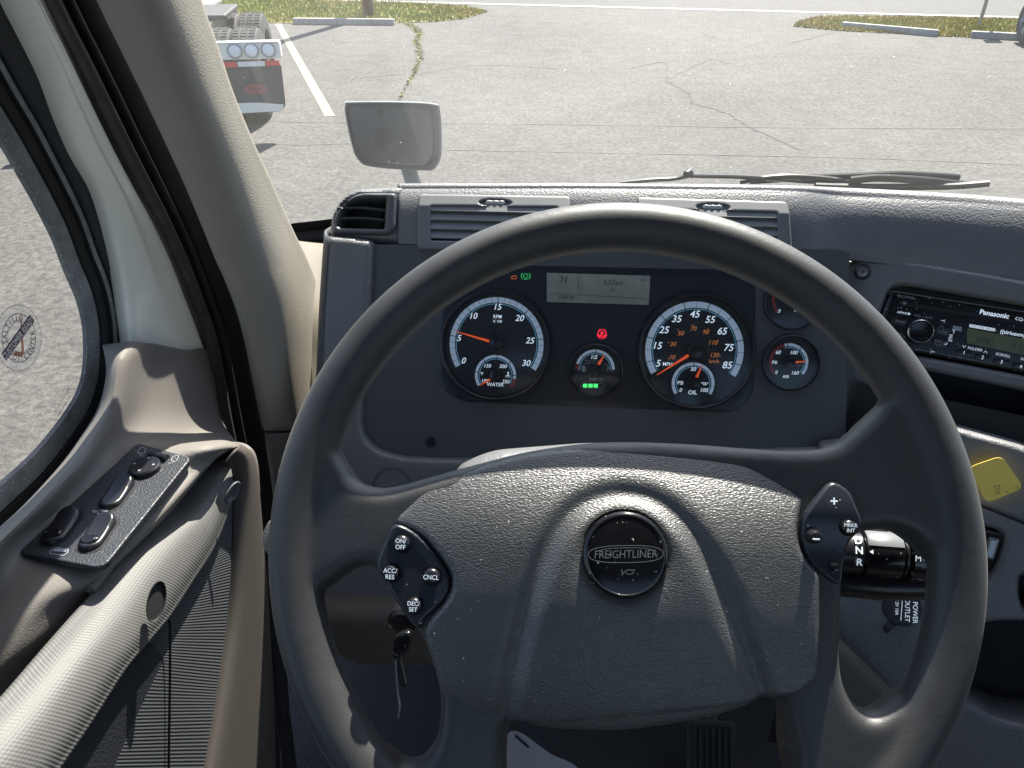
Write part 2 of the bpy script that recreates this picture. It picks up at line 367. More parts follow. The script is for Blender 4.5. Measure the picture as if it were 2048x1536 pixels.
def arc(mb, fr, r0, r1, a0, a1, h=.0003, seg=None):
    n = seg or max(2, int(abs(a1 - a0) / 5)); mb.lathe(fr, [(r0, h), (r1, h)], n, a0, a1)
def line(mb, fr, pts, w, h=.0004):            # a printed or embossed stroke
    for (a, b), (c, d) in zip(pts[:-1], pts[1:]):
        L = math.hypot(c - a, d - b) or 1; nx, ny = -(d - b) / L * w / 2, (c - a) / L * w / 2
        mb.add([fr.p(a + nx, b + ny, h), fr.p(a - nx, b - ny, h), fr.p(c - nx, d - ny, h), fr.p(c + nx, d + ny, h)], [(0, 1, 2, 3)])
def S(fr, *pts):                              # offsets in photo pixels -> local metres (y down in, y up out)
    return pts
# ------------------------------------------------------------------ outside: lot, road, grass
def ground_mat():
    m = bpy.data.materials.new('asphalt_lot'); m.use_nodes = True; t = m.node_tree; L = t.links; b = t.nodes['Principled BSDF']
    tc = _n(t, 'ShaderNodeTexCoord'); b.inputs['Roughness'].default_value = .85; b.inputs['Specular IOR Level'].default_value = .35
    def noise(sc, det=6, rough=.6):
        q = _n(t, 'ShaderNodeTexNoise'); q.inputs['Scale'].default_value = sc; q.inputs['Detail'].default_value = det; q.inputs['Roughness'].default_value = rough; L.new(tc.outputs['Object'], q.inputs['Vector']); return q.outputs[0]
    def ramp(src, p0, c0, p1, c1):
        r = _n(t, 'ShaderNodeValToRGB'); r.color_ramp.elements[0].position = p0; r.color_ramp.elements[1].position = p1; r.color_ramp.elements[0].color = (*c0, 1); r.color_ramp.elements[1].color = (*c1, 1); L.new(src, r.inputs[0]); return r.outputs[0]
    def mix(a, b_, f, mode='MIX'):
        x = _n(t, 'ShaderNodeMix', data_type='RGBA', blend_type=mode)
        if isinstance(f, float): x.inputs['Factor'].default_value = f
        else: L.new(f, x.inputs['Factor'])
        L.new(a, x.inputs['A']); L.new(b_, x.inputs['B']); return x.outputs['Result']
    c = ramp(noise(.35), .35, (.083, .081, .078), .7, (.104, .101, .098))
    c = mix(c, ramp(noise(18, 5, .75), .40, (.42, .42, .42), .62, (1.55, 1.5, 1.45)), .62, 'MULTIPLY')
    fl = ramp(noise(55, 3, .7), .60, (0, 0, 0), .70, (1, 1, 1))
    pale = _n(t, 'ShaderNodeRGB'); pale.outputs[0].default_value = (.28, .27, .26, 1)
    x = _n(t, 'ShaderNodeMath', operation='MULTIPLY'); x.inputs[1].default_value = .55; L.new(fl, x.inputs[0]); c = mix(c, pale.outputs[0], x.outputs[0])
    dk = ramp(noise(1.1, 4, .5), .62, (1, 1, 1), .78, (.78, .74, .70)); c = mix(c, dk, 1.0, 'MULTIPLY')
    c = mix(c, ramp(noise(3.2, 5, .7), .40, (.88, .87, .86), .60, (1.07, 1.07, 1.06)), 1.0, 'MULTIPLY'); c = mix(c, ramp(noise(.9, 3, .45), .66, (1, 1, 1), .72, (.72, .68, .64)), .6, 'MULTIPLY')
    L.new(c, b.inputs['Base Color'])
    bn = _n(t, 'ShaderNodeBump'); bn.inputs['Strength'].default_value = .7; bn.inputs['Distance'].default_value = .012; L.new(noise(45, 4, .7), bn.inputs['Height']); L.new(bn.outputs[0], b.inputs['Normal'])
    return m
M['lot'] = ground_mat()
M['road'] = mat('road_asphalt', (.115, .112, .108), .9, spec=.2, var=.12, vscale=3, bump=('noise', 30, .5, .01))
M['paint_white'] = mat('road_paint', (.45, .44, .42), .6, var=.12, vscale=5)
M['paint_yellow'] = mat('stall_paint', (.29, .255, .165), .7, var=.14, vscale=9)
M['crack'] = mat('crack_tar', (.066, .063, .058), .9, var=.3, vscale=10)
M['faint_line'] = mat('lot_dark_line', (.086, .083, .079), .8, var=.2, vscale=6)
M['soil'] = mat('dry_turf', (.20, .20, .06), .95, var=.35, vscale=2.5, bump=('noise', 30, 1, .03))
M['grass1'] = mat('grass_green', (.21, .24, .03), .8, var=.35, vscale=1.3)
M['grass2'] = mat('grass_dry', (.33, .26, .08), .8, var=.3, vscale=2)
M['concrete'] = mat('kerb_concrete', (.30, .295, .28), .85, var=.22, vscale=14, bump=('noise', 60, .6, .006))
M['wood'] = mat('post_timber', (.12, .075, .055), .85, var=.3, vscale=6, bump=('noise', 40, .6, .01, (1, 1, .1)))
M['galv'] = mat('galvanised', (.30, .31, .31), .5, metal=.5)
M['tyre'] = mat('tyre_rubber', (.045, .046, .048), .85, var=.3, vscale=14, bump=('noise', 60, .5, .006))
M['body_white'] = mat('truck_white', (.74, .73, .68), .35, coat=.4, var=.03)
M['tractor_blue'] = mat('blue_frame', (.04, .08, .20), .4)
M['frame_dark'] = mat('frame_dark', (.035, .037, .04), .6)
M['beacon_red'] = mat('tape_red', (.62, .04, .035), .45)
M['tape_white'] = mat('tape_white', (.70, .70, .68), .45)
M['lamp_white'] = mat('lamp_lens', (.72, .75, .80), .2)
M['steel'] = mat('bright_steel', (.62, .62, .62), .3, metal=.9)
M['flap'] = mat('flap_black', (.045, .048, .052), .6, var=.2)
M['fadedred'] = mat('flap_red', (.30, .06, .06), .6, var=.3, vscale=20)
M['alloy'] = mat('alloy_wheel', (.36, .38, .41), .35, metal=.7)
M['pickup'] = mat('dark_paint', (.05, .055, .065), .25, coat=.6)

lot = struct(MB().add([(-150, -60, 0), (150, -60, 0), (150, 300, 0), (-150, 300, 0)], [(0, 1, 2, 3)]).obj('ground', 'lot', smooth=False))
def gpoly(pts, h): return [G(x, y) + Vector((0, 0, h)) for x, y in pts]
e0, e1 = G(800, 3.2), G(2048, 34.5); ed = (e1 - e0); ed.z = 0; ed.normalize(); en = Vector((-ed.y, ed.x, 0))
if en.y < 0: en = -en
def rd(a, b, s): return e0 + ed * a + en * b + Vector((0, 0, s))
struct(MB().add([rd(-120, .05, .004), rd(120, .05, .004), rd(120, 11, .004), rd(-120, 11, .004)], [(0, 1, 2, 3)]).obj('road', 'road', smooth=False))
struct(MB().add([rd(-120, 11, .004), rd(120, 11, .004), rd(120, 90, .004), rd(-120, 90, .004)], [(0, 1, 2, 3)]).obj('grass_field', 'soil', smooth=False))
b = MB(); b.add([rd(-120, -.16, .008), rd(120, -.16, .008), rd(120, .02, .008), rd(-120, .02, .008)], [(0, 1, 2, 3)])
struct(b.obj('road_edge_line', 'paint_white', smooth=False))
b = MB(); b.add([rd(-120, 5.2, .008), rd(120, 5.2, .008), rd(120, 5.34, .008), rd(-120, 5.34, .008)], [(0, 1, 2, 3)])
o = b.obj('road_centre_line', 'paint_yellow', smooth=False); struct(o)
# stall line and thin dark lines
la, lb = G(556, 48), G(660, 233); d = (lb - la).normalized(); n = Vector((-d.y, d.x, 0)) * .062
struct(MB().add([la - n, lb - n, lb + n, la + n], [(0, 1, 2, 3)]).obj('parking_line', 'paint_yellow', smooth=False)).location.z = .005
def ribbon(pts, w, h=.004, jit=.0):
    P = [G(x, y) for x, y in pts]; P = [Vector(p) for p in cr(P, 10, False)]; vs = []; fs = []
    for i, p in enumerate(P):
        t = (P[min(i + 1, len(P) - 1)] - P[max(i - 1, 0)]).normalized(); q = Vector((-t.y, t.x, 0)); ww = w * (.5 + rng.random()); p = p + q * (rng.normal() * jit)
        vs += [p + q * ww + Vector((0, 0, h)), p - q * ww + Vector((0, 0, h))]
    fs = [(2 * i, 2 * i + 1, 2 * i + 3, 2 * i + 2) for i in range(len(P) - 1)]; return vs, fs
b = MB()
for pts, w, j in [([(1260, 138), (1330, 125), (1334, 160), (1352, 172), (1380, 190), (1388, 208), (1440, 221), (1500, 253), (1600, 300)], .012, .02),
                  ([(1578, 88), (1640, 72), (1665, 66)], .012, .02), ([(1334, 158), (1420, 120), (1462, 130)], .008, .02), ([(700, 160), (760, 152), (812, 150)], .008, .01),
                  ([(830, 150), (960, 131), (1120, 138)], .006, .015)]: b.add(*ribbon(pts, w, jit=j))
struct(b.obj('pavement_crack', 'crack', smooth=False))
b = MB()
for pts in [[(560, 244), (800, 247), (1100, 249), (1600, 256), (2048, 258)], [(880, 300), (1200, 306), (1700, 316), (2048, 330)], [(500, 285), (600, 290), (700, 287)]]: b.add(*ribbon(pts, .007, .005, .003))
struct(b.obj('lot_dark_line', 'faint_line', smooth=False))  # thin, slightly darker lines running across the asphalt
# verge turf and blades
def verge(name, pts, nb, dry, label):
    P = [G(x, y) for x, y in pts]
    struct(MB().add([p + Vector((0, 0, .010)) for p in P], [tuple(range(len(P)))]).obj(name, 'soil', smooth=False))
    Q = np.array([(p.x, p.y) for p in P]); lo, hi = Q.min(0), Q.max(0); X = rng.uniform(lo, hi, (nb * 3, 2)); X = X[inpoly(Q, X[:, 0], X[:, 1])][:nb]
    vs = []; fs = []; mi = []
    dd, _, _ = near([Q], X[:, 0], X[:, 1])
    pat = np.sin(X[:, 0] * 2.1 + np.sin(X[:, 1] * 1.7) * 2) + np.sin(X[:, 1] * 2.9 + X[:, 0])
    for k, (x, y) in enumerate(X):
        a = rng.uniform(0, 6.28); hgt = rng.uniform(.03, .085); w = rng.uniform(.008, .02); lx, ly = rng.normal(0, .03, 2); i = len(vs)
        vs += [(x - w * math.cos(a), y - w * math.sin(a), .01), (x + w * math.cos(a), y + w * math.sin(a), .01), (x + lx, y + ly, hgt)]; fs.append((i, i + 1, i + 2))
        mi.append(1 if rng.random() < dry + (.45 if dd[k] < .5 else 0) + .12 * pat[k] else 0)
    b = MB(); b.v, b.f, b.m = vs, fs, mi; me = bpy.data.meshes.new(name + '_blades'); me.from_pydata(vs, [], fs); me.materials.append(M['grass1']); me.materials.append(M['grass2']); me.polygons.foreach_set('material_index', mi)
    o = bpy.data.objects.new('grass', me); COL.objects.link(o); struct(o, 'stuff'); o['label'] = label
verge('turf', [(430, 44), (535, 46), (590, 47), (700, 50), (800, 46), (870, 44), (930, 38), (975, 24), (935, 14), (860, 9), (784, 5), (600, 0), (500, -12), (250, -25), (250, 20)], 26000, .18, 'green roadside grass behind the left wheel stop and timber post')
verge('turf', [(1585, 53), (1680, 62), (1780, 67), (1880, 73), (1960, 76), (2048, 77), (2300, 90), (2400, 60), (2200, 46), (2048, 40), (1850, 36), (1700, 34), (1640, 36), (1598, 44)], 20000, .48, 'dry patchy roadside grass behind the right wheel stops')
# weeds growing along the crack
b = MB(); path = [Vector(p) for p in cr([G(x, y) for x, y in [(812, 46), (828, 56), (838, 70), (832, 84), (838, 100), (840, 118), (832, 138), (826, 152), (812, 172), (800, 198)]], 20, False)]
for i, p in enumerate(path):
    for _ in range(int(8 * (1 - i / len(path)) + 2)):
        q = p + Vector((rng.normal() * .035 * (1.15 - i / len(path)), rng.normal() * .10, 0)); a = rng.uniform(0, 6.28); w = rng.uniform(.008, .022); k = len(b.v)
        b.mi = int(rng.random() < .7); b.add([q + Vector((w * math.cos(a), w * math.sin(a), .004)), q - Vector((w * math.cos(a), w * math.sin(a), -.004)), q + Vector((rng.normal() * .03, rng.normal() * .03, rng.uniform(.01, .03)))], [(0, 1, 2)])
M['weed_dry'] = mat('weed_dry', (.15, .135, .05), .9, var=.3)
o = b.obj('weeds', ['grass1', 'weed_dry'], smooth=False); struct(o, 'stuff'); o['label'] = 'thin weeds growing along the crack in the lot'
b = MB(); b.add(*ribbon([(812, 46), (838, 70), (838, 100), (840, 118), (826, 152), (800, 198)], .02, .003, .02)); struct(b.obj('pavement_crack', 'crack', smooth=False))

def wheel_stop(pa, pb, label):
    a, c = G(*pa), G(*pb); d = (c - a); L = d.length; d.normalize(); n = Vector((-d.y, d.x, 0)); up = Vector((0, 0, 1)); b = MB()
    pr = [(-.085, 0), (-.075, .075), (-.055, .115), (.055, .115), (.075, .075), (.085, 0)]
    b.prism([a + n * u + up * v for u, v in pr], d * L); o = b.obj('wheel_stop', 'concrete', smooth=True, bevel=.012)
    return tag(o, label, 'wheel stop', 'concrete wheel stops at the edge of the lot')
wheel_stop((588, 48), (789, 50), 'long grey concrete wheel stop below the timber post')
wheel_stop((1683, 56), (1874, 73), 'weathered concrete wheel stop left of the thin metal post')
wheel_stop((1940, 75), (2110, 84), 'concrete wheel stop between thin metal post and parked pickup')
o = MB().lathe(Frame(G(738, 33), (1, 0, 0), (0, 0, 1)), [(0, 0), (.125, 0), (.120, 3.0), (.118, 5.6), (0, 5.62)], 20).obj('utility_post', 'wood'); tag(o, 'thick brown timber post standing in the green grass', 'post')
p = thing('sign_post', 'thin grey metal post in the grass behind the right wheel stop', 'post', G(1957, 57))
b = MB(); q = G(1957, 57)
b.box(q + Vector((0, 0, 1.1)), .05, .012, 2.2); b.box(q + Vector((-.025, .012, 1.1)), .012, .03, 2.2); b.box(q + Vector((.025, .012, 1.1)), .012, .03, 2.2); b.obj('post', 'galv', p, smooth=False)
MB().prism([q + Vector((x, -.012, z)) for x, z in rr([(-.15, 1.75), (.15, 1.75), (.15, 2.2), (-.15, 2.2)], .03)], (0, .004, 0)).obj('sign_plate', 'galv', p, smooth=False)

# ------------------------------------------------------------------ tractor standing ahead on the left
def tyre_mb(c, r, w, ax=(1, 0, 0), tread=56):
    b = MB(); fr = Frame(c, (0, 1, 0), ax)
    b.lathe(fr, [(r * .56, -w * .36), (r * .62, -w * .5), (r * .88, -w * .52), (r * .965, -w * .47), (r, -w * .38), (r, -w * .14), (r * .985, -w * .13), (r * .985, -w * .10), (r, -w * .09), (r, w * .09), (r * .985, w * .10), (r * .985, w * .13), (r, w * .14), (r, w * .38), (r * .965, w * .47), (r * .88, w * .52), (r * .62, w * .5), (r * .56, w * .36)], 64)
    for i in range(tread):
        a = 2 * math.pi * i / tread; f2 = Frame(fr.p(r * math.cos(a), r * math.sin(a)), fr.n, fr.x * math.cos(a) + fr.y * math.sin(a))
        for s in (-.3, 0, .3): b.box(f2.p(w * s, 0, .004), w * .2, r * .07, .012, f2)
    return b
YT = 8.6
def T(px, py, dy=0): return PY(px, py, YT + dy)
bl, br = T(405, 96), T(560, 96); top, bot = T(480, 84).z, T(480, 116).z; xr = br.x
tr = thing('semi_tractor', 'white semi tractor with black mud flap seen from behind at left', 'truck', (xr, YT, 0)); tr.rotation_euler.z = R(12)
xl = xr - 2.45
MB().prism([Vector((x, YT, z)) for x, z in rr([(xl, bot), (xr, bot), (xr, top), (xl, top)], .015)], (0, .12, 0)).obj('light_bar', 'body_white', tr, bevel=.006)
MB().box(((xl + xr) / 2, YT + .06, top + .006), 2.44, .14, .012).obj('bar_trim', 'steel', tr, bevel=.003)
lcx = []
for px in (474.5, 506, 538):
    c = T(px, 98.5); fr = Frame(c, (1, 0, 0), (0, -1, 0)); l = MB().lathe(fr, [(.075, 0), (.078, .016), (.070, .022), (.062, .018)], 32).obj('tail_lamp', 'galv', tr)
    MB().lathe(fr, [(.062, .016), (.05, .026), (.03, .031), (0, .033)], 28).obj('lens', 'lamp_white', l)
for x0, x1, mt in [(448, 479, 'beacon_red'), (479.4, 532, 'tape_white'), (532.4, 560, 'beacon_red')]:
    a, c = T(x0, 120), T(x1, 130.5); MB().box(((a.x + c.x) / 2, YT - .004, (a.z + c.z) / 2), c.x - a.x, .006, a.z - c.z).obj('reflector', mt, tr, smooth=False)
fl = [T(400, 131), T(562, 131), T(570, 200), T(571, 212), T(563, 223), T(420, 223)]
xm = T(400, 131).x
P = [(p.x, p.z) for p in fl]
hang = MB().prism([Vector((x, YT + .02, z)) for x, z in rr(P, [.01, .01, .02, .05, .06, .03], 4)], (0, .012, 0)).obj('mud_flap', 'flap', tr)
a, c = T(430, 203), T(566, 222); pts = [T(430, 207), T(480, 202), T(520, 203), T(568, 209), T(566, 219), T(560, 222), T(430, 222)]
MB().prism([Vector((p.x, YT + .012, p.z)) for p in pts], (0, .006, 0)).obj('flap_weight', 'body_white', hang, smooth=False)
cc = T(513, 176); fr = Frame((cc.x, YT + .018, cc.z), (1, 0, 0), (0, -1, 0)); em = MB(); em.lathe(fr, [(1, 0), (1, .002), (0, .002)], 32, sx=.125, sy=.052); lg = em.obj('flap_logo', 'fadedred', hang, smooth=False)
b = MB(); arc(b, Frame(fr.o, fr.x, fr.n), 1, 1, 0, 10); b = MB(); b.lathe(fr, [(1, .003), (.9, .003)], 32, sx=.112, sy=.042); line(b, fr, [(-.08, -.012), (-.02, .012), (.03, -.008), (.085, .014)], .012, .004); b.obj('logo_mark', 'flap', hang, smooth=False)
ty = None
for yy, r in ((YT + 1.05, .50), (YT + 2.30, .50)):
    for px in (470, 523):
        x = PY(px - 6, 50, YT + .8).x - (.10 if yy > YT + 2 else 0)
        c = Vector((x, yy, r))
        if ty is None:
            ty = tyre_mb(c, r, .30).obj('tyre', 'tyre', tr, ang=30); c0 = c; ri = MB().lathe(Frame(c, (0, 1, 0), (1, 0, 0)), [(.30, -.12), (.28, -.13), (.26, -.02), (.12, .02), (.12, .10), (0, .10)], 32).obj('rim', 'steel', ty)
        else:
            o = ty.copy(); COL.objects.link(o); o.parent = tr; o.location = ty.location + (c - c0); k = ri.copy(); COL.objects.link(k); k.parent = o
    for k, dx in enumerate((-2.0, -1.67)):                 # the hidden pair on the far side
        o = ty.copy(); COL.objects.link(o); o.parent = tr; o.location = ty.location + Vector((x + dx, yy, r)) - c0
    MB().tube([(xr - 2.2, yy, .5), (xr - .8, yy, .5)], .09, 12).obj('axle', 'frame_dark', tr)
b = MB()
for x in (xr - 1.65, xr - .80): b.box((x - .1, YT + 1.4, .93), .08, 2.7, .26)
b.box((xr - 1.22, YT + .3, .93), .8, .1, .26); b.box((xr - 1.22, YT + 2.6, .93), .8, .1, .26); b.obj('chassis', 'frame_dark', tr, smooth=False)
b = MB(); b.box((xr - 1.22, YT + 1.7, 1.10), 1.0, 1.0, .05); b.obj('fifth_wheel', 'frame_dark', tr, bevel=.02)
a = PY(437, 50, YT + .9); b = MB(); b.box(a + Vector((.01, .1, -.02)), .17, .2, .22); b.box(a + Vector((.01, .1, .15)), .10, .16, .10); b.obj('valve_box', 'tractor_blue', tr, bevel=.02)
b = MB(); q = PY(425, 60, YT + .6)
for k in range(3): b.tube([q + Vector((.05 * k - .1, 0, -.25)), q + Vector((.05 * k, .1, .0)), q + Vector((.05 * k - .06, .3, .12)), q + Vector((-.3, 1.2, .3))], .014, 8)
b.obj('air_hose', 'tractor_blue', tr)
b = MB(); b.tube([q + Vector((-.05, -.1, -.3)), q + Vector((.10, .05, .0)), q + Vector((.16, .2, -.32))], .02, 8); b.obj('grab_bar', 'galv', tr)
b = MB(); b.prism([Vector((xl + .1, YT + 4.4, z)) for z in (0,)] + [Vector((xl, YT + 4.2, .6)), Vector((xr, YT + 4.2, .6)), Vector((xr, YT + 4.2, 3.4)), Vector((xl, YT + 4.2, 3.4))][0:4], (0, 2.2, 0)) if False else b.box((PY(505, -30, YT + 3.6).x - 1.2, YT + 4.7, 2.05), 2.4, 2.2, 2.7)
b.obj('sleeper_cab', 'body_white', tr, bevel=.12)
# ------------------------------------------------------------------ pickup at the right edge: front tyre and wing
q = G(2052, 88); pk = thing('parked_pickup', 'dark pickup with alloy wheel at the right edge of the lot', 'pickup', q)
px_, r = q + Vector((.02, -.05, .40)), .40
ax = Vector((-1, 0, 0)).normalized()
tyo = tyre_mb(px_, r, .27, ax, 48).obj('tyre', 'tyre', pk, ang=30)
fr = Frame(px_ + ax * .09, (0, 1, 0), ax); b = MB(); b.lathe(fr, [(.255, .04), (.245, .055), (.235, .02), (.22, -.06), (0, -.07)], 40)
for k in range(6):
    a = k * math.pi / 3; f2 = Frame(fr.p(0, 0, .02), fr.x * math.cos(a) + fr.y * math.sin(a), ax); b.prism([f2.p(u, v, -.02) for u, v in [(.03, -.035), (.235, -.05), (.235, .05), (.03, .035)]], f2.n * .03)
b.lathe(fr, [(.07, .02), (.06, .04), (0, .045)], 24); b.obj('rim', 'alloy', tyo)
side = []
prof2 = [(-.55, .45), (-.52, .42), (-.47, .62), (-.33, .80), (0, .88), (.33, .80), (.47, .62), (.53, .40), (2.87, .40), (2.93, .62), (3.07, .80), (3.4, .88), (3.73, .80), (3.87, .62), (3.95, .42), (4.5, .45), (4.55, .95), (4.5, 1.08), (3.0, 1.18), (2.3, 1.80), (.9, 1.86), (.55, 1.25), (-.55, 1.2)]
fx = Vector((0, -1, 0)); fy = Vector((1, 0, 0))
b = MB(); b.prism([px_ + fx * u + fy * .06 + Vector((0, 0, v - .40)) for u, v in prof2], fy * 1.7); b.obj('body', 'pickup', pk, bevel=.04)
for du, dv in ((3.4, 0), (0, 1.6), (3.4, 1.6)):
    o = tyo.copy(); COL.objects.link(o); o.parent = pk; o.location = tyo.location + fx * du + fy * dv

# ------------------------------------------------------------------ cab shell round the driver
cab = thing('truck_cab', 'grey and tan truck cab interior with wide windshield over the dashboard', 'truck cab', (0.75, 0, 1.2))
Z = EYE.z
b = MB(); b.prism([Vector((-.47, y, z)) for y, z in [(-1.3, Z + .70), (.38, Z + .70), (.52, Z + .58), (.50, Z + .54), (.36, Z + .64), (-1.3, Z + .64)]], (2.46, 0, 0)); b.obj('roof_lining', 'headliner', cab, bevel=.01)
b = MB(); b.box((.76, -1.32, Z - .82), 2.5, .06, .96); b.box((.76, -1.32, Z + .60), 2.5, .06, .18); b.box((-.32, -1.32, Z + .08), .34, .06, .86); b.box((1.84, -1.32, Z + .08), .34, .06, .86); b.obj('rear_wall', 'headliner', cab, smooth=False)
b = MB(); b.box((.76, -1.32, Z + .08), 1.82, .004, .86); b.obj('rear_window', 'sideglass', cab, smooth=False)
b = MB(); b.box((.76, -.05, Z - 1.27), 2.5, 2.5, .06); b.obj('floor', 'carpet', cab, smooth=False)
b = MB(); b.box((-.50, -.85, Z - .25), .06, .95, 1.95); b.box((-.50, -.05, Z + .62), .06, .7, .16); b.obj('side_wall', 'headliner', cab, smooth=False)
b = MB(); b.box((2.02, -.85, Z - .25), .06, .95, 1.95); b.box((2.02, .3, Z - .85), .06, 1.5, .8); b.box((2.02, -.05, Z + .62), .06, .7, .16); b.obj('side_wall', 'headliner', cab, smooth=False)
b = MB(); b.box((.76, 1.22, Z - .96), 2.3, .05, .8); b.obj('firewall', 'black', cab, smooth=False)
# windshield: a curved pane from the cowl up to the roof header, with its black printed border
def ws(u, v, off=0):                          # u across -1..1 (whole width), v up 0..1
    x = .77 + u * 1.27; y = 1.32 - .84 * v - .26 * abs(u) ** 3; z = Z - .46 + .012 * abs(u) ** 5 + 1.03 * v
    return Vector((x, y, z)) + Vector((0, .77, .63)) * off
US = [-1, -.97, -.9, -.8, -.65, -.45, -.2, .1, .4, .7, .9, 1]
sheet('windshield', [[ws(u, v) for u in US] for v in (0, .08, .25, .5, .75, 1)], 'glass', cab, th=.0001, nu=3, nv=3).modifiers.clear()
b = MB()
vs_, fs_, uv_ = patch([[ws(u, v, -.004) for u in US] for v in (-.02, .0, .02)], 3, 4); b.add(vs_, fs_)
vs_, fs_, uv_ = patch([[ws(u, v, -.004) for u in (-1, -.985, -.97)] for v in (0, .2, .4, .6, .8, 1)], 4, 3); b.add(vs_, fs_); b.obj('glass_border', 'frit', cab, smooth='keep')
b = MB(); b.tube([ws(u, -.005, -.012) for u in np.linspace(-1, 1, 40)], .013, 10); b.tube([ws(-1, v, -.01) for v in np.linspace(0, 1, 30)], .014, 10); b.obj('glass_seal', 'rubber', cab)
b = MB()
vs_, fs_, uv_ = patch([[ws(u, 0) + Vector((0, dy, dz)) for u in (-1.02, -.8, -.4, 0, .4, .8, 1.02)] for dy, dz in ((-.06, -.03), (.02, -.035), (.12, -.08), (.2, -.14))], 3, 4); b.add(vs_, fs_)
o = b.obj('cowl', 'frit', cab, smooth='keep'); s = o.modifiers.new('solidify', 'SOLIDIFY'); s.thickness = .01
# the hood falls away in front, below the sight line over the dashboard
hrows = [[Vector((.77 + u * w, y - .18 * abs(u) ** 3, Z - bb - .24 * abs(u) ** 4)) for u in (-1, -.9, -.7, -.4, 0, .4, .7, .9, 1)] for y, bb, w in ((1.40, .66, .95), (1.7, .76, .98), (2.1, .90, 1.0), (2.5, 1.06, .98), (2.75, 1.25, .95), (2.85, 1.7, .92))]
sheet('hood', hrows, 'body_white', cab, th=.01)

# hood mirror on its stem
cm = PY(787, 268, 1.93)
hm = thing('hood_mirror', 'grey convex mirror on a stalk beyond the left dash vent', 'mirror', cm)
mn = Vector((.34, -1, .16)).normalized(); fr = Frame(cm, (1, .30, 0), mn)
sc = fr.scale(787, 268)
out = [fr.uv(x, y) for x, y in [(692, 207), (700, 204), (800, 204), (866, 208), (879, 222), (882, 300), (872, 332), (850, 340), (745, 333), (716, 318), (703, 285), (691, 225)]]
out = cr(out, 5); b = MB(); c0 = np.mean(out, 0)
def shr(P, k, dx=0, dy=0): c = np.mean(P, 0); return [((x - c[0]) * k + c[0] + dx, (y - c[1]) * k + c[1] + dy) for x, y in P]
lay = [(1.0, 0, .010), (1.012, 0, 0), (1.0, .004, -.03), (.93, .012, -.065), (.7, .02, -.09), (.3, .02, -.10)]
vs_ = []; n = len(out)
for k, dx, hh in lay: vs_ += [fr.p(u, v, hh) for u, v in shr(out, k, dx)]
fs_ = [(i * n + j, i * n + (j + 1) % n, (i + 1) * n + (j + 1) % n, (i + 1) * n + j) for i in range(len(lay) - 1) for j in range(n)] + [tuple((len(lay) - 1) * n + j for j in range(n))]
vs_ += [fr.p(u, v, .006) for u, v in shr(out, .93, -.004)]; k = len(lay) * n; fs_ += [(j, (j + 1) % n, k + (j + 1) % n, k + j) for j in range(n)]
M['mirror_shell'] = mat('mirror_shell', (.15, .17, .18), .4, coat=.3, var=.1); M['mirror_glass'] = mat('mirror_glass', (.06, .07, .078), .3, metal=.35, var=.12, vscale=9, dust=.2); M['gasket'] = mat('mirror_gasket', (.015, .018, .02), .6)
b.add(vs_, fs_); b.obj('mirror_shell', 'mirror_shell', hm)
b = MB(); plate(b, fr, shr(out, .93, -.004), h=lambda u, v, d: .005 + .010 * (1 - ((u - c0[0]) ** 2 + (v - c0[1]) ** 2) / .016), er=.001, depth=.004, cell=.006); b.obj('mirror_glass', 'mirror_glass', hm)
b = MB(); ga, gb = shr(out, .965, -.003), shr(out, .885, -.005); nn_ = len(ga); b.add([fr.p(u, v, .0125) for u, v in ga] + [fr.p(u, v, .0135) for u, v in gb], [(j, (j + 1) % nn_, nn_ + (j + 1) % nn_, nn_ + j) for j in range(nn_)]); b.obj('mirror_gasket', 'gasket', hm)
b = MB(); b.lathe(fr.at(771, 278), [(.026, .0175), (.024, .0185), (0, .019)], 24, sx=1, sy=1.15); b.obj('pivot_spot', 'gasket', hm)
b = MB(); b.lathe(Frame(fr.px(762, 226, .015), fr.x, fr.n), [(.009, 0), (0, .002)], 16); b.obj('sensor_spot', 'gasket', hm)
st0 = PY(812, 318, 1.99); st1 = PY(822, 352, 1.95); st2 = PY(846, 430, 1.90)
b = MB(); b.tube(cr([st0, st1, st2, st2 + Vector((.02, -.05, -.22))], 6, False), .021, 14, flat=.6); b.obj('mirror_stalk', 'mirror_shell', hm)
# ------------------------------------------------------------------ left windshield pillar trim
pil = thing('pillar_trim', 'pebbled tan trim on the windshield pillar left of the dashboard', 'pillar trim', (-.33, .75, Z - .6))
Lp = [(130, -160), (202, 0), (253, 106), (294, 191), (342, 294), (376, 369), (410, 451), (439, 523), (455, 558), (478, 620), (496, 688), (513, 773), (533, 859)]
Rp = [(350, -160), (396, 0), (428, 90), (462, 190), (500, 282), (541, 372), (580, 458), (612, 523), (632, 575), (646, 640), (652, 700), (656, 773), (656, 859)]
rows = []
for i, (l, r_) in enumerate(zip(Lp, Rp)):
    t = i / (len(Lp) - 1); xl_, xr_ = -.350 + .01 * t, -.281 - .020 * t
    a, c = PX(*l, xl_), PX(*r_, xr_)
    w = (c - a); V_ = lambda p: (EYE - p).normalized(); n = V_((a + c) / 2)
    rows.append([a - n * .03] + [a + w * tt + V_(a + w * tt) * (hh * w.length) for tt, hh in ((0, -.05), (.05, .08), (.18, .19), (.36, .26), (.48, .25), (.60, .16), (.70, .01), (.80, -.22), (.90, -.52), (1.0, -.90))] + [c - V_(c) * (.98 * w.length) - w * .10])
sheet('pillar_cover', rows, 'tan', pil, th=.003, nu=5, nv=5)
bot = rows[-1]
rows2 = [[p + Vector((0, -.0035 * 0, -.0035)) for p in bot]]
for dz, dx, dy in ((-.004, 0, 0), (-.03, 0, -.005), (-.07, .0, -.01), (-.12, .0, -.02)): rows2.append([p + Vector((dx, dy, dz)) for p in bot])
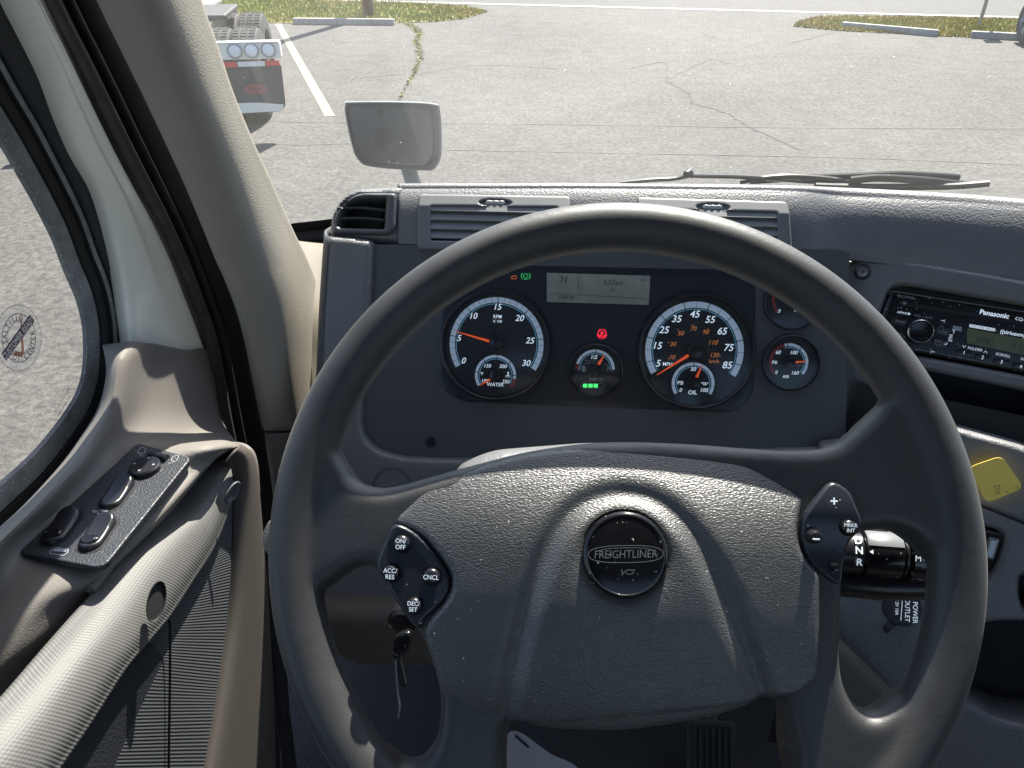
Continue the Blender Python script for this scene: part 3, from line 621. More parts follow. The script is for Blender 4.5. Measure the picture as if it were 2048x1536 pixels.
ct = [[(530, 470, 1.08), (600, 482, 1.15), (660, 488, 1.17), (730, 492, 1.16)], [(555, 525, 1.06), (630, 525, 1.09), (670, 530, 1.08), (730, 540, 1.07)], [(585, 620, 1.02), (640, 630, 1.00), (665, 640, 1.0), (720, 640, 1.0)], [(620, 740, .98), (645, 750, .97), (665, 760, .96), (720, 760, .96)], [(610, 900, .95), (640, 900, .93), (680, 900, .92), (740, 900, .92)]]
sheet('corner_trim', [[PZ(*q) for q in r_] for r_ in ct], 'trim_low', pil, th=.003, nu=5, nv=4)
sheet('kick_trim', rows2, 'taupe', pil, th=.003, nu=4, nv=5)
b = MB(); b.tube([p + Vector((0, -.001, -.001)) for p in bot[1:7]], .0025, 8); b.obj('trim_joint', 'black', pil)

# ------------------------------------------------------------------ driver door
door = thing('driver_door', 'open-grained taupe driver door with window, switch panel and woven pull handle', 'door', (-.42, .35, Z - .8))
XG = -.46
gl = [(-260, 240), (-120, 120), (-40, 150), (0, 212), (34, 267), (68, 328), (103, 393), (133, 455), (150, 513), (185, 585), (197, 654), (197, 739), (185, 797), (144, 869), (85, 944), (14, 1012), (-80, 1110), (-300, 1300)]
gl = [(0, 212), (34, 267), (68, 328), (103, 393), (133, 455), (157, 520), (183, 585), (197, 654), (197, 739), (181, 805), (144, 869), (85, 944), (14, 1012)]
FG = Frame((XG, 0, Z), (0, 1, 0), (1, 0, 0))
front = [FG.uv(x, y) for x, y in gl]          # v up, u forward
top0 = front[0]; bot0 = front[-1]
d0 = Vector(front[0]) - Vector(front[1]); d0.normalize(); d1 = Vector(front[-1]) - Vector(front[-2]); d1.normalize(); e0_ = Vector(top0) + d0 * .06; e1_ = Vector(top0) + d0 * .14 + Vector((-.02, 0)); b0_ = Vector(bot0) + d1 * .05
full = [tuple(e0_), tuple(e1_), (top0[0] - .22, max(.34, e1_.y + .06)), (top0[0] - .45, .40), (-.38, .40), (-.40, b0_.y - .02), (-.1, b0_.y - .03), (b0_.x - .08, b0_.y - .02), tuple(b0_)]
lo = list(reversed(front))
outline = cr(lo + full, 6)
b = MB(); b.flat(FG, outline, -.006); b.obj('window_pane', 'sideglass', door, smooth=False)
def ring(o, off): # offset a closed outline outwards
    P = np.array(o); t = np.roll(P, -1, 0) - np.roll(P, 1, 0); n = np.stack([t[:, 1], -t[:, 0]], 1); n /= np.linalg.norm(n, axis=1)[:, None] + 1e-9
    A = .5 * np.sum(P[:, 0] * np.roll(P[:, 1], -1) - np.roll(P[:, 0], -1) * P[:, 1]); return (P + n * off * (1 if A > 0 else -1)).tolist()
def band(prof, name, m, ang=40, seg=outline):
    b = MB(); L = [ring(seg, o) for o, h in prof]; n = len(seg); vs = []
    for P, (o, h) in zip(L, prof): vs += [FG.p(u, v, h) for u, v in P]
    b.add(vs, [(i * n + j, i * n + (j + 1) % n, (i + 1) * n + (j + 1) % n, (i + 1) * n + j) for i in range(len(prof) - 1) for j in range(n)]); return b.obj(name, m, door, ang=ang)
band([(-.001, -.012), (-.021, -.004), (-.019, -.001), (-.001, .001), (.001, -.002)], 'window_lip', 'lip')
band([(.001, -.004), (.002, .002), (.011, .004), (.013, .000), (.0135, .006), (.0165, .008), (.019, .006), (.020, .000)], 'glass_run', 'rubber', 30)
band([(.0135, .007), (.0150, .0095), (.0170, .0095), (.0185, .007)], 'trim_bead', 'lip')
band([(.0195, .004), (.021, .014), (.044, .024), (.050, .022), (.052, .002)], 'window_surround', 'plate', 30)

# cream painted front frame of the door
Lc = [(-40, -110), (10, 0), (44, 65), (85, 147), (120, 232), (154, 308), (191, 376), (215, 444), (236, 523), (246, 568), (256, 637), (262, 684), (266, 720)]
Rc = [(30, -110), (84, 0), (110, 53), (137, 106), (178, 191), (226, 290), (267, 369), (308, 444), (345, 523), (369, 585), (393, 647), (410, 692), (425, 725)]
rows = []
for i, (l, r_) in enumerate(zip(Lc, Rc)):
    t = min(1, max(0, (i - 6) / 5)); a, c = PX(*l, -.432), PX(*r_, -.40); w = c - a; n = Vector((1, -.5, .2)).normalized()
    rows.append([a - n * .02, a - n * .002, a + w * .12 + n * .004, a + w * .45 + n * .007, a + w * .62 + n * .004, a + w * .9 + n * .001, c - n * .004, c - n * .02])
sheet('door_frame', rows, 'cream', door, th=.002, nu=5, nv=5)
# ribbed weather seal and the smooth seal beside the pillar
def strip(L, Rr, xa, xb, hs, m, name, par, nvw=5):
    rows = []
    for l, r_ in zip(L, Rr):
        a, c = PX(*l, xa), PX(*r_, xb); w = c - a; n = (EYE - a); n = (n - w * n.dot(w) / w.length_squared).normalized(); rows.append([a + w * t + n * h for t, h in hs])
    return sheet(name, rows, m, par, th=.002, nu=6, nv=nvw)
Ls = [(30, -110), (84, 0), (110, 53), (137, 106), (178, 191), (226, 290), (267, 369), (308, 444), (345, 523), (369, 585), (393, 647), (405, 690), (418, 760), (430, 850), (455, 950), (480, 1060), (498, 1200), (512, 1350), (524, 1560)]
Rs = [(150, -110), (204, 0), (228, 53), (255, 106), (297, 191), (345, 294), (380, 369), (412, 447), (443, 523), (467, 587), (488, 650), (500, 700), (514, 770), (534, 859), (549, 940), (556, 1040), (562, 1200), (575, 1350), (600, 1560)]
def mid(t, L=Ls, Q=Rs): return [(a[0] + (c[0] - a[0]) * t, a[1] + (c[1] - a[1]) * t) for a, c in zip(L, Q)]
core = [PX(x, y, -.425) for x, y in mid(.50)]; b = MB(); b.tube(cr(core, 3, False), .023, 12); b.obj('pillar_leak_block', 'black', pil)  # unseen tube added inside the pillar to stop sun leaking past the seal
shell = [PZ(95, -600, .74), PZ(170, -380, .75)] + [PZ(l[0] * .60 + r_[0] * .40, l[1], .78 + .018 * i) for i, (l, r_) in enumerate(zip(Lp[:8], Rp[:8]))]; b = MB(); b.tube(cr(shell, 3, False), .032, 16); b.obj('pillar_shade_tube', 'body_white', pil)  # unseen tube added behind the trim to cast shade on the door
seal = thing('door_seal', 'black ribbed rubber weather seal between the cream frame and the tan pillar', 'door seal', (-.40, .7, Z - .4))
strip(mid(.0), mid(.37), -.405, -.392, [(-.05, -.02), (.03, -.002), (.2, .006), (.55, .008), (.85, .004), (1, -.012)], 'rubber_rib', 'ribbed_lip', seal)
strip(mid(.33), mid(.62), -.394, -.386, [(0, -.022), (.15, -.012), (.35, .000), (.55, .003), (.8, -.002), (1, -.02)], 'rubber', 'seal_bulb', seal)
strip(mid(.52), mid(1.05), -.392, -.378, [(0, -.02), (.15, -.006), (.5, .002), (.85, -.001), (1, -.02)], 'rubber', 'seal_flange', seal)

# taupe door card: corner below the cream frame, ledge with the switches
SB = .432                                      # ledge this far below the eye
def D(px, py, m, v): return {'x': PX, 'b': PB, 'z': PZ}[m](px, py, v)
card = [[D(205, 690, 'x', -.440), D(262, 683, 'x', -.418), D(308, 688, 'x', -.408), D(376, 700, 'x', -.402), D(410, 696, 'x', -.400), D(420, 700, 'x', -.405)],
        [D(212, 745, 'x', -.438), D(238, 722, 'x', -.405), D(300, 730, 'x', -.412), D(370, 745, 'x', -.402), D(423, 752, 'x', -.398), D(433, 758, 'x', -.403)],
        [D(196, 815, 'x', -.436), D(222, 808, 'x', -.398), D(285, 815, 'x', -.406), D(362, 830, 'x', -.396), D(430, 838, 'x', -.390), D(447, 842, 'x', -.398)],
        [D(160, 875, 'x', -.434), D(191, 869, 'x', -.394), D(255, 868, 'x', -.398), D(355, 880, 'x', -.380), D(440, 872, 'x', -.365), D(470, 880, 'x', -.36)],
        [D(120, 930, 'x', -.432), D(150, 927, 'x', -.392), D(215, 920, 'b', .424), D(330, 895, 'b', .430), D(440, 890, 'b', .436), D(494, 897, 'x', -.330)],
        [D(45, 1012, 'x', -.430), D(72, 1013, 'x', -.392), D(150, 992, 'b', .426), D(300, 960, 'b', .432), D(405, 930, 'b', .440), D(445, 905, 'b', .452)],
        [D(-30, 1080, 'x', -.430), D(0, 1084, 'x', -.392), D(60, 1070, 'b', .426), D(200, 1060, 'b', .433), D(300, 1045, 'b', .440), D(345, 1020, 'b', .452)],
        [D(-120, 1170, 'x', -.430), D(-90, 1180, 'x', -.392), D(0, 1150, 'b', .428), D(120, 1150, 'b', .435), D(200, 1150, 'b', .442), D(250, 1115, 'b', .455)],
        [D(-260, 1290, 'x', -.430), D(-230, 1310, 'x', -.392), D(-120, 1250, 'b', .436), D(40, 1225, 'b', .440), D(120, 1210, 'b', .450), D(180, 1195, 'b', .462)],
        [D(-420, 1450, 'x', -.430), D(-380, 1450, 'x', -.392), D(-240, 1380, 'b', .446), D(-60, 1345, 'b', .454), D(50, 1300, 'b', .462), D(95, 1290, 'b', .474)],
        [D(-600, 1650, 'x', -.430), D(-560, 1650, 'x', -.400), D(-400, 1560, 'b', .46), D(-180, 1500, 'b', .47), D(-60, 1420, 'b', .478), D(0, 1400, 'b', .49)]]
sheet('door_card', card, 'taupe', door, th=.003, nu=5, nv=5)
b = MB(); b.box((-.475, .05, Z - .75), .03, 1.3, .56); b.obj('outer_skin', 'body_white', door, smooth=False)  # unseen outer panel, added to keep light from leaking in
b = MB(); b.box((-.44, .0, Z - .70), .02, 1.2, .4); b.obj('pocket_back', 'black', door, smooth=False)

# lower door panel: rounded top edge, woven face, outer tan rim
rim_in = [(468, 906), (480, 914), (489, 940), (492, 1000), (486, 1120), (474, 1250), (452, 1400), (425, 1560)]
rim_out = [(480, 890), (502, 904), (513, 935), (522, 1000), (536, 1120), (546, 1250), (556, 1400), (560, 1560)]
rows = []
for a, c in zip(rim_in, rim_out):
    p, q = PX(*a, -.298), PX(*c, -.315); w = q - p; n = (EYE - p); n = (n - w * n.dot(w) / w.length_squared).normalized()
    rows.append([p - n * .012, p - n * .002, p + w * .1 + n * .004, p + w * .45 + n * .006, p + w * .8 + n * .002, q - n * .006, q - n * .03])
sheet('edge_rim', rows, 'brown', door, th=.002, nu=6, nv=4)
fold = [(462, 985), (440, 1050), (419, 1101), (377, 1166), (335, 1230), (290, 1284), (244, 1338), (180, 1437), (112, 1536), (40, 1640)]
inr = [(488, 945), (491, 1000), (490, 1060), (485, 1130), (479, 1210), (470, 1290), (459, 1360), (446, 1430), (432, 1530), (415, 1640)]
rows = []
for a, c in zip(fold, inr):
    p, q = PX(*a, -.311), PX(*c, -.303); w = q - p; rows.append([p + w * t + Vector((h, 0, 0)) for t, h in ((0, -.002), (.15, -.004), (.4, -.004), (.7, -.005), (.92, -.004), (1.04, -.003))])
sheet('woven_panel', rows, 'weave_shaded', door, th=.002, nu=6, nv=6)
b = MB(); sm = [PX(x, y, -.3085) for x, y in [(331, 1236), (337, 1240), (340, 1255), (340, 1330), (339, 1420), (338, 1480), (337, 1580)]]; b.tube(cr(sm, 4, False), .0011, 6, flat=.4); b.obj('panel_seam', 'black', door)
pk = [PX(x, y, -.3125) for x, y in [(296, 1291), (316, 1300), (328, 1330), (331, 1400), (330, 1480), (327, 1600), (60, 1620), (108, 1560), (180, 1447), (240, 1358)]]
b = MB(); b.prism(cr(pk, 3), (-.001, 0, 0)); b.obj('grip_recess', 'plate', door, smooth=False)

lipp = [D(180, 1180, 'b', .449), D(260, 1075, 'b', .447), D(325, 1010, 'b', .446), D(380, 942, 'b', .444), D(432, 902, 'b', .442), D(470, 893, 'x', -.330), D(496, 902, 'x', -.318), D(507, 930, 'x', -.312), D(511, 985, 'x', -.310)]
b = MB(); b.tube(cr(lipp, 6, False), .0048, 12); b.obj('card_lip', 'taupe', door)
# woven pull handle
hl = [(475, 905), (444, 907), (403, 934), (349, 1021), (297, 1063), (244, 1118), (181, 1197), (134, 1250), (87, 1304), (0, 1405), (-90, 1500), (-180, 1600)]
hr = [(488, 940), (478, 965), (462, 985), (443, 1045), (419, 1101), (377, 1166), (335, 1230), (290, 1284), (244, 1338), (180, 1437), (112, 1536), (40, 1640)]
rows = []
for i, (a, c) in enumerate(zip(hl, hr)):
    k = min(1, .35 + i * .2); p, q = PX(*a, -.345 + .012 * (1 - k)), PX(*c, -.310); w = q - p; n = Vector((.62, -.25, .74)).normalized()
    rows.append([p - Vector((.004, 0, .025)), p - n * .001, p + w * .10 + n * .007 * k, p + w * .30 + n * .014 * k, p + w * .52 + n * .017 * k, p + w * .78 + n * .013 * k, p + w * .95 + n * .005 * k, q - n * .001, q - Vector((.022, 0, .004))])
sheet('pull_handle', rows, 'weave', door, th=.002, nu=6, nv=6, ridge=.042)
hc = PX(312, 1203, -.300); nn = Vector((.80, -.35, .48)).normalized(); fr = Frame(hc, (0, 1, .75), nn)
b = MB(); b.lathe(fr, [(1, 0), (.985, .0015), (.93, .001), (.88, -.001), (0, -.0008)], 36, sx=.0155, sy=.0072); b.obj('screw_well', 'black', door)
hc = PX(465, 985, -.297); fr = Frame(hc, (0, 1, .4), (1, -.45, .1)); b = MB(); b.lathe(fr, [(1, 0), (.9, .0012), (.7, 0), (0, 0)], 24, sx=.012, sy=.007); b.obj('screw_well', 'weave_shaded', door)

# switch panel
PF = Frame(EYE - Vector((0, 0, SB - .006)), (1, 0, 0), (0, 0, 1))
pl = [(35, 1105), (275, 885), (383, 915), (205, 1137)]
out = rr(uvs(PF, pl), [.006, .005, .006, .010], 6)
def ring2(P, k): c = np.mean(P, 0); return [((x - c[0]) + np.sign(x - c[0]) * k + c[0], (y - c[1]) + np.sign(y - c[1]) * k + c[1]) for x, y in P]
def sw_out(cx, cy, L, W, ang=0, n=10):
    u, v = PF.uv(cx, cy); o = []
    for s in (1, -1):
        for k in range(n + 1):
            a = math.pi * k / n; o.append((W / 2 * math.cos(a) * s, s * ((L - W) / 2 + W / 2 * math.sin(a))))
    c, s_ = math.cos(R(ang)), math.sin(R(ang)); return [(u + a * c - b_ * s_, v + a * s_ + b_ * c) for a, b_ in o], (u, v)
switches = [(124, 1056, .040, .0195), (196, 1068, .040, .0195), (235, 988, .040, .0195)]
holes = [sw_out(x, y, L, W, 1)[0] for x, y, L, W in switches]
b = MB(); b.prism([PF.p(u, v, -.006) for u, v in out], PF.n * .006); swp = b.obj('switch_panel', 'plate', door, ang=45, bevel=.0012)
for o_ in holes: b = MB(); P_ = [PF.p(u, v, .0004) for u, v in ring2(o_, .0012)]; b.add(P_, [tuple(range(len(P_)))]); b.obj('switch_well', 'black', swp, smooth=False)
for k, (x, y, L, W) in enumerate(switches):
    o, c = sw_out(x, y, L - .001, W - .001, 1)
    b = MB(); vc = c[1]
    plate(b, PF, o, h=lambda u, v, d, vc=vc: .0068 - .0028 * np.cos(np.clip((v - vc) / .02, -1, 1) * math.pi * .5) + .0018 * (v - vc) / .02, er=.003, depth=.012, cell=.0012)
    so = b.obj('rocker_switch', 'bezel', swp, ang=50)
    if k < 2:
        b = MB(); b.lathe(Frame(PF.p(c[0] - .0003, c[1] - .0105, .0050), (1, .1, 0), (0, -.12, 1)), [(1, 0), (.8, .0008), (0, .0003)], 24, sx=.0068, sy=.0048); b.obj('switch_dimple', 'gloss', swp)
b = MB(); u, v = PF.uv(291, 938); b.lathe(Frame(PF.p(u, v, 0), (1, 0, 0), (0, 0, 1)), [(.0135, .0), (.0130, .004), (.0115, .0052), (.004, .0042), (0, .004)], 40); b.obj('mirror_joystick', 'bezel', swp)
b = MB(); q0, q1 = PF.px(300, 908, .002), PF.px(334, 916, .002); b.tube([q0, (q0 + q1) / 2 + Vector((0, 0, .0005)), q1], [.0034, .0028, .0034], 12, up=(0, 0, 1)); b.obj('mirror_selector', 'bezel', swp)
b = MB()
for dx, dy, a in ((0, .0085, 90), (0, -.0085, -90), (.0085, 0, 0), (-.0085, 0, 180)):
    c_, s_ = math.cos(R(a)), math.sin(R(a)); tri = [(.0016, 0), (-.0008, .0014), (-.0008, -.0014)]
    b.flat(Frame(PF.p(u, v, .0056), (1, 0, 0), (0, 0, 1)), [(dx + p * c_ - q * s_, dy + p * s_ + q * c_) for p, q in tri])
def stroke(pts, w=.0007, closed=False):
    P = [PF.uv(x, y) for x, y in pts]; P = P + [P[0]] if closed else P; line(b, Frame(PF.o, PF.x, PF.n), P, w, .0005)
stroke(rr([(282, 895), (293, 898), (287, 909), (275, 906)], 3), closed=True); stroke([(277, 907), (282, 912), (288, 913)])
stroke(rr([(347, 913), (359, 912), (352, 924), (342, 922)], 3), closed=True); stroke([(348, 924), (343, 927), (337, 927)])
stroke(rr([(100, 1103), (110, 1096), (137, 1099), (136, 1106), (127, 1112), (101, 1108)], 3), closed=True)
b.flat(PF, uvs(PF, [(112, 1098), (134, 1100), (132, 1105), (105, 1103)]), .0005)
b.flat(PF, [(PF.uv(205, 1025)[0] + .0042 * math.cos(a), PF.uv(205, 1025)[1] + .0042 * math.sin(a) * .8) for a in np.linspace(0, 6.28, 20)[:-1]], .0005); stroke([(203, 1025), (185, 1022)], .0018); stroke([(191, 1023), (189, 1027)], .0016)
b.obj('switch_symbols', 'print_dim', swp, smooth=False)

# sticker and etched maker's marks on the glass
GF = Frame((XG + .001, 0, Z), (0, 1, 0), (1, 0, 0)); su, sv = GF.uv(38, 676); SF = Frame(GF.p(su, sv), (0, 1, 0), (1, 0, 0)); r0 = abs(GF.uv(38, 608)[1] - GF.uv(38, 743)[1]) / 2 * 1.14
st = tag(MB().lathe(SF, [(r0, 0), (0, 0)], 48).obj('window_sticker', 'sticker', smooth=False), 'round clear inspection sticker with orange tick on the driver window', 'sticker')
b = MB(); b.lathe(SF, [(r0, .0003), (r0 * .985, .0003)], 60); b.lathe(SF, [(r0 * .74, .0003), (r0 * .715, .0003)], 60); b.lathe(SF, [(r0 * .50, .0003), (r0 * .485, .0003)], 48)
def arctext(body, a_mid, span, rad, size, flip=False):
    n = len(body)
    for i, ch in enumerate(body):
        if ch == ' ': continue
        a = a_mid + (span / 2 - span * i / (n - 1)) * (-1 if flip else 1); f = Frame(SF.p(rad * math.cos(R(a)), rad * math.sin(R(a))), SF.x, SF.n); txt(b, f, ch, size, rot=a - 90 + (180 if flip else 0), h=.0004, bold=.01, sx=.95)
arctext('SALTILLO', 108, 108, r0 * .61, r0 * .18); arctext('PDI CENTER', 275, 140, r0 * .61, r0 * .18, True)
b.obj('sticker_print', 'asphalt_ink', st, smooth=False)
bf = Frame(SF.p(-.001, .0015, .0006), (0, math.cos(R(14)), math.sin(R(14))), (1, 0, 0)); w, h_ = r0 * .86, r0 * .15
MB().flat(bf, [(-w, -h_), (w, -h_), (w, h_), (-w, h_)]).obj('banner', 'asphalt_ink', st, smooth=False)
M['cutprint'] = mat('banner_lettering', (.62, .60, .56), .6); b = MB(); txt(b, bf, 'CUSTOMER READY', r0 * .2, sx=.74, bold=.03, h=.0004); b.obj('banner_text', 'cutprint', st, smooth=False)
M['tick'] = mat('tick_orange', (.62, .25, .14), .6); b = MB(); line(b, SF, [(-r0 * .42, -r0 * .28), (-r0 * .12, -r0 * .52)], r0 * .15, .0002); b.flat(SF, [(-r0 * .20, -r0 * .56), (-r0 * .04, -r0 * .5), (r0 * .40, r0 * .52), (r0 * .33, r0 * .50)], .00025); b.obj('tick_mark', 'tick', st, smooth=False)
b = MB(); EF = Frame((XG - .004, 0, Z), (0, 1, 0), (1, 0, 0))
for (x, y, s, sz) in [(124, 800, 'TRILOCITY FABACO', 6), (128, 812, 'LAM VDM4 2 3/00', 6), (130, 826, 'P25600-0623', 9), (150, 868, '61 14 80', 5)]:
    u, v = EF.uv(x, y); f = Frame(EF.p(u, v), (0, 1, 0), (1, 0, 0)); txt(b, f, s, sz * .00045, rot=14, mirror=True, sx=.9)
u, v = EF.uv(139, 843); f = Frame(EF.p(u, v), (0, math.cos(R(14)), math.sin(R(14))), (1, 0, 0)); b.lathe(f, [(1, .0003), (.93, .0003)], 40, sx=.0165, sy=.0042); txt(b, f, 'Freightliner', .0028, mirror=True, shear=.2)
u, v = EF.uv(155, 806); f = Frame(EF.p(u, v), (0, 1, 0), (1, 0, 0)); b.lathe(f, [(.0062, .0003), (.0056, .0003)], 24); txt(b, f, 'E1', .0045, mirror=True, rot=60)
b.obj('etched_marks', 'frit', door, smooth=False)
# ------------------------------------------------------------------ dashboard
DF = Frame(PZ(1190, 700, .862), (1, 0, 0), elev(28))          # binnacle face
VF = Frame(PZ(1200, 445, .853), (1, 0, 0), elev(35))          # vent face
RF = Frame(PZ(1900, 680, .838), horiz(20), elev(25, 20))       # radio face, turned to the driver
LF = Frame(PZ(1900, 1050, .795), horiz(20), elev(24, 20))     # lower panel to the right of the column
dash = thing('dashboard', 'grained dark grey dashboard with louvred vents behind the steering wheel', 'dashboard', (.5, .85, Z - .45))
cols = []
def pcol(x, yc, yl, zc=None, zl=None, full=True):
    fr = VF
    def q(y, h=0):
        if zc is None: return fr.px(x, y, h)
        t = (y - yc) / (yl - yc); return PZ(x, y, zc + (zl - zc) * t) + elev(35, 12) * h
    c = q(yc + 9, -.002); cr_ = PZ(x, yc + 1.0, (c - EYE).dot(A_F) + .016)
    k = 0 if zc is None else .006
    lip = q(yl, -.004)
    return [cr_ + Vector((0, .26, -.17)), cr_ + Vector((0, .12, -.070)), cr_ + Vector((0, .045, -.021)), cr_, q(yc + 10, -.011), q(yc + (yl - yc) * .22, -.006), q(yc + (yl - yc) * .38, -.0035), q(yc + (yl - yc) * .6, -.003), q(yc + (yl - yc) * .82, -.004), q(yl - 6, -.006), lip + Vector((0, .004, -.002)), lip + Vector((0, .03, -.006))]
specs = [(797, 371.5, 486), (860, 371, 488), (1000, 371, 492), (1200, 371, 498), (1430, 373, 503), (1590, 376, 508), (1690, 380, 513, .848, .848), (1850, 388, 534, .832, .832), (2048, 403, 570, .806, .806), (2300, 432, 628, .767, .767), (2650, 480, 730, .71, .71)]
C_ = [pcol(*s) for s in specs]
sheet('top_pad', C_, 'dash', dash, th=.003, nu=6, nv=5)

# surround: left column, lower rail and right jamb framing the recessed binnacle
b = MB(); H1 = .010
o1 = [(652, 470), (700, 474), (745, 480), (742, 560), (735, 700), (724, 800), (722, 866), (748, 898), (800, 915), (905, 919), (1290, 903), (1648, 896), (1640, 1010), (1240, 1020), (1100, 1100), (1080, 1228), (860, 1226), (700, 1220), (606, 1216), (622, 1000), (634, 800), (642, 620)]
hole = rr([(745, 500), (1672, 518), (1651, 894), (1290, 902), (905, 918), (800, 914), (724, 868)], [16, 16, 8, 2, 6, 40, 55], 6)
plate(b, DF, uvs(DF, rr(o1, [6, 3, 12, 30, 30, 30, 30, 30, 30, 20, 6, 6, 6, 6, 6, 6, 6, 6, 6, 6, 6, 6][:len(o1)]), H1), [], h=lambda u, v, d: 0 * u, er=.008, depth=.05, cell=.0026, base=H1); b.obj('surround', 'dash', dash, ang=50)
b = MB(); plate(b, DF, uvs(DF, [(690, 488), (1700, 500), (1690, 930), (690, 935)]), er=.0005, depth=.01, cell=.02); b.obj('binnacle_panel', 'binnacle', dash, ang=50)
# outer end cheek of the dashboard
L0 = [DF.px(x, y, H1 - .004) for x, y in [(652, 472), (642, 620), (634, 800), (622, 1000), (612, 1165)]]
sheet('end_cheek', [[p + Vector((dx, dy, dz)) for p in L0] for dx, dy, dz in ((.006, -.002, 0), (.001, .003, 0), (-.002, .02, 0), (-.002, .10, -.02), (0, .2, -.05))], 'dash_smooth', dash, th=.003, nu=4, nv=5)
b = MB(); b.tube([DF.px(862, 884), DF.px(862, 884, .002)], .0052, 16); b.lathe(DF.at(862, 884), [(.0062, 0), (.0058, .0016), (.0040, .0014), (.0036, -.001), (0, -.001)], 24); b.obj('screw', 'bezel', dash)

# vents
def vent(c, hole, knob, label):
    b = MB(); base = .0045
    cc = rr(c, [8, 8, 9, 9], 4); P = uvs(VF, cc, base); Hh = uvs(VF, rr(hole, 3, 3), base)
    (ku, kv) = VF.uv(*knob, base); kr, kq = .0175, .0042
    oval = [(ku + kr * math.cos(a) , kv + kq * math.sin(a)) for a in np.linspace(0, 2 * math.pi, 28)[:-1]]
    tv = max(p[1] for p in P)
    plate(b, VF, P, [Hh, oval], h=lambda u, v, d: -.38 * np.clip(v - (tv - .0165), 0, 1), er=.0025, depth=.03, cell=.0011, base=base)
    v = b.obj('air_vent', 'vent_grey', dash, ang=45); v['label'] = label
    (u0, v0), (u1, v1) = VF.uv(*hole[3], -.004), VF.uv(*hole[1], -.004); n = 4; hgt = (v1 - v0) / n
    for i in range(n):
        s = MB(); fr = Frame(VF.p((u0 + u1) / 2, v1 - hgt * (i + .5), .0012), VF.x, (VF.n + VF.y * .42).normalized()); s.box(fr.o, (u1 - u0) * 1.01, hgt * .99, .0022, fr); s.obj('slat', 'vent_grey', v, bevel=.0006)
    s = MB(); s.box(VF.p((u0 + u1) / 2, (v0 + v1) / 2, -.0115), u1 - u0 + .02, v1 - v0 + .02, .02, VF); s.obj('duct', 'black', v, smooth=False)
    s = MB(); s.box(VF.p(ku, kv, -.0125), .045, .014, .004, VF); s.obj('knob_slot', 'dash_smooth', v, smooth=False)
    s = MB(); f = Frame(VF.p(ku, kv + .0005, -.003), VF.x, VF.n); q = [(-.011, -.0022), (.011, -.0022), (.011, .0028), (-.011, .0028)]
    plate(s, f, rr(q, .0018, 4), h=lambda u, v, d: .0005 * np.cos(u * 900), er=.0016, depth=.009, cell=.0007, base=.004); s.obj('thumb_knob', 'knobgrey', v, ang=50)
    return v
vent([(836, 384), (1141, 388), (1142, 503), (833, 498)], [(862, 411), (1115, 414), (1115, 483), (862, 480)], (990, 404), 'louvred vent left of the wheel top')
vent([(1275, 390), (1579, 399), (1586, 504), (1272, 498)], [(1302, 418), (1554, 424), (1556, 494), (1302, 488)], (1427, 413), 'louvred vent right of the wheel top')
b = MB(); o2 = rr([(663, 466), (670, 424), (708, 385), (792, 385), (790, 456), (778, 469)], [4, 26, 40, 8, 9, 9], 6); h2 = rr([(673, 450), (685, 408), (716, 396), (772, 395), (768, 457), (682, 455)], [8, 16, 14, 3, 3, 10], 5)
plate(b, VF, uvs(VF, o2, .004), [uvs(VF, h2, .004)], er=.004, depth=.03, cell=.0013, base=.005); v = b.obj('side_vent', 'dash_smooth', dash, ang=45)
for y0_, y1_, xl_ in ((417, 421, 678), (438, 441, 675)):
    s = MB(); a, c = VF.px(xl_, y0_, -.003), VF.px(771, y1_, -.003); s.tube(cr([a, (a + c) / 2 + VF.y * .0015, c], 6, False), .0042, 8, flat=.3, up=VF.y); s.obj('slat', 'dash_smooth', v)
s = MB(); s.box(VF.px(728, 428, -.03), .046, .036, .01, VF); s.obj('duct', 'black', v, smooth=False)
c1, c2, c3 = VF.px(704, 385, .0), VF.px(664, 470, 0), DF.px(648, 560, H1)
# closing gap block behind the side vent
b = MB(); plate(b, VF, uvs(VF, rr([(655, 478), (660, 418), (700, 374), (806, 371), (806, 486)], [3, 34, 46, 4, 4], 6), -.004), [uvs(VF, h2, -.004)], er=.010, depth=.12, cell=.003, base=-.003)
b.obj('vent_housing', 'dash', dash, ang=45)

# ------------------------------------------------------------------ instruments
PXM = DF.scale(1190, 700)
clu = thing('instrument_cluster', 'black instrument cluster with round gauges and grey display behind the wheel', 'instrument cluster', DF.o)
oc = rr([(882, 560), (920, 528), (1480, 540), (1512, 560), (1508, 790), (1470, 826), (915, 803), (872, 765)], [20, 20, 20, 20, 50, 50, 60, 60], 6)
b = MB(); plate(b, DF, uvs(DF, oc, .0015), er=.001, depth=.003, cell=.004, base=.0015); b.obj('cluster_face', 'cluster', clu, ang=50)
b = MB()
for q in ([(1312, 548), (1478, 556), (1476, 583), (1314, 577)], [(1000, 538), (1075, 541), (1072, 566), (960, 563)]):
    P = uvs(DF, q, .0018); line(b, DF.up(.0016), P + [P[0]], .0006, .0003)
b.obj('window_groove', 'black', clu, smooth=False)
def mp(ro, a): return (ro * math.cos(R(a)), ro * math.sin(R(a)))
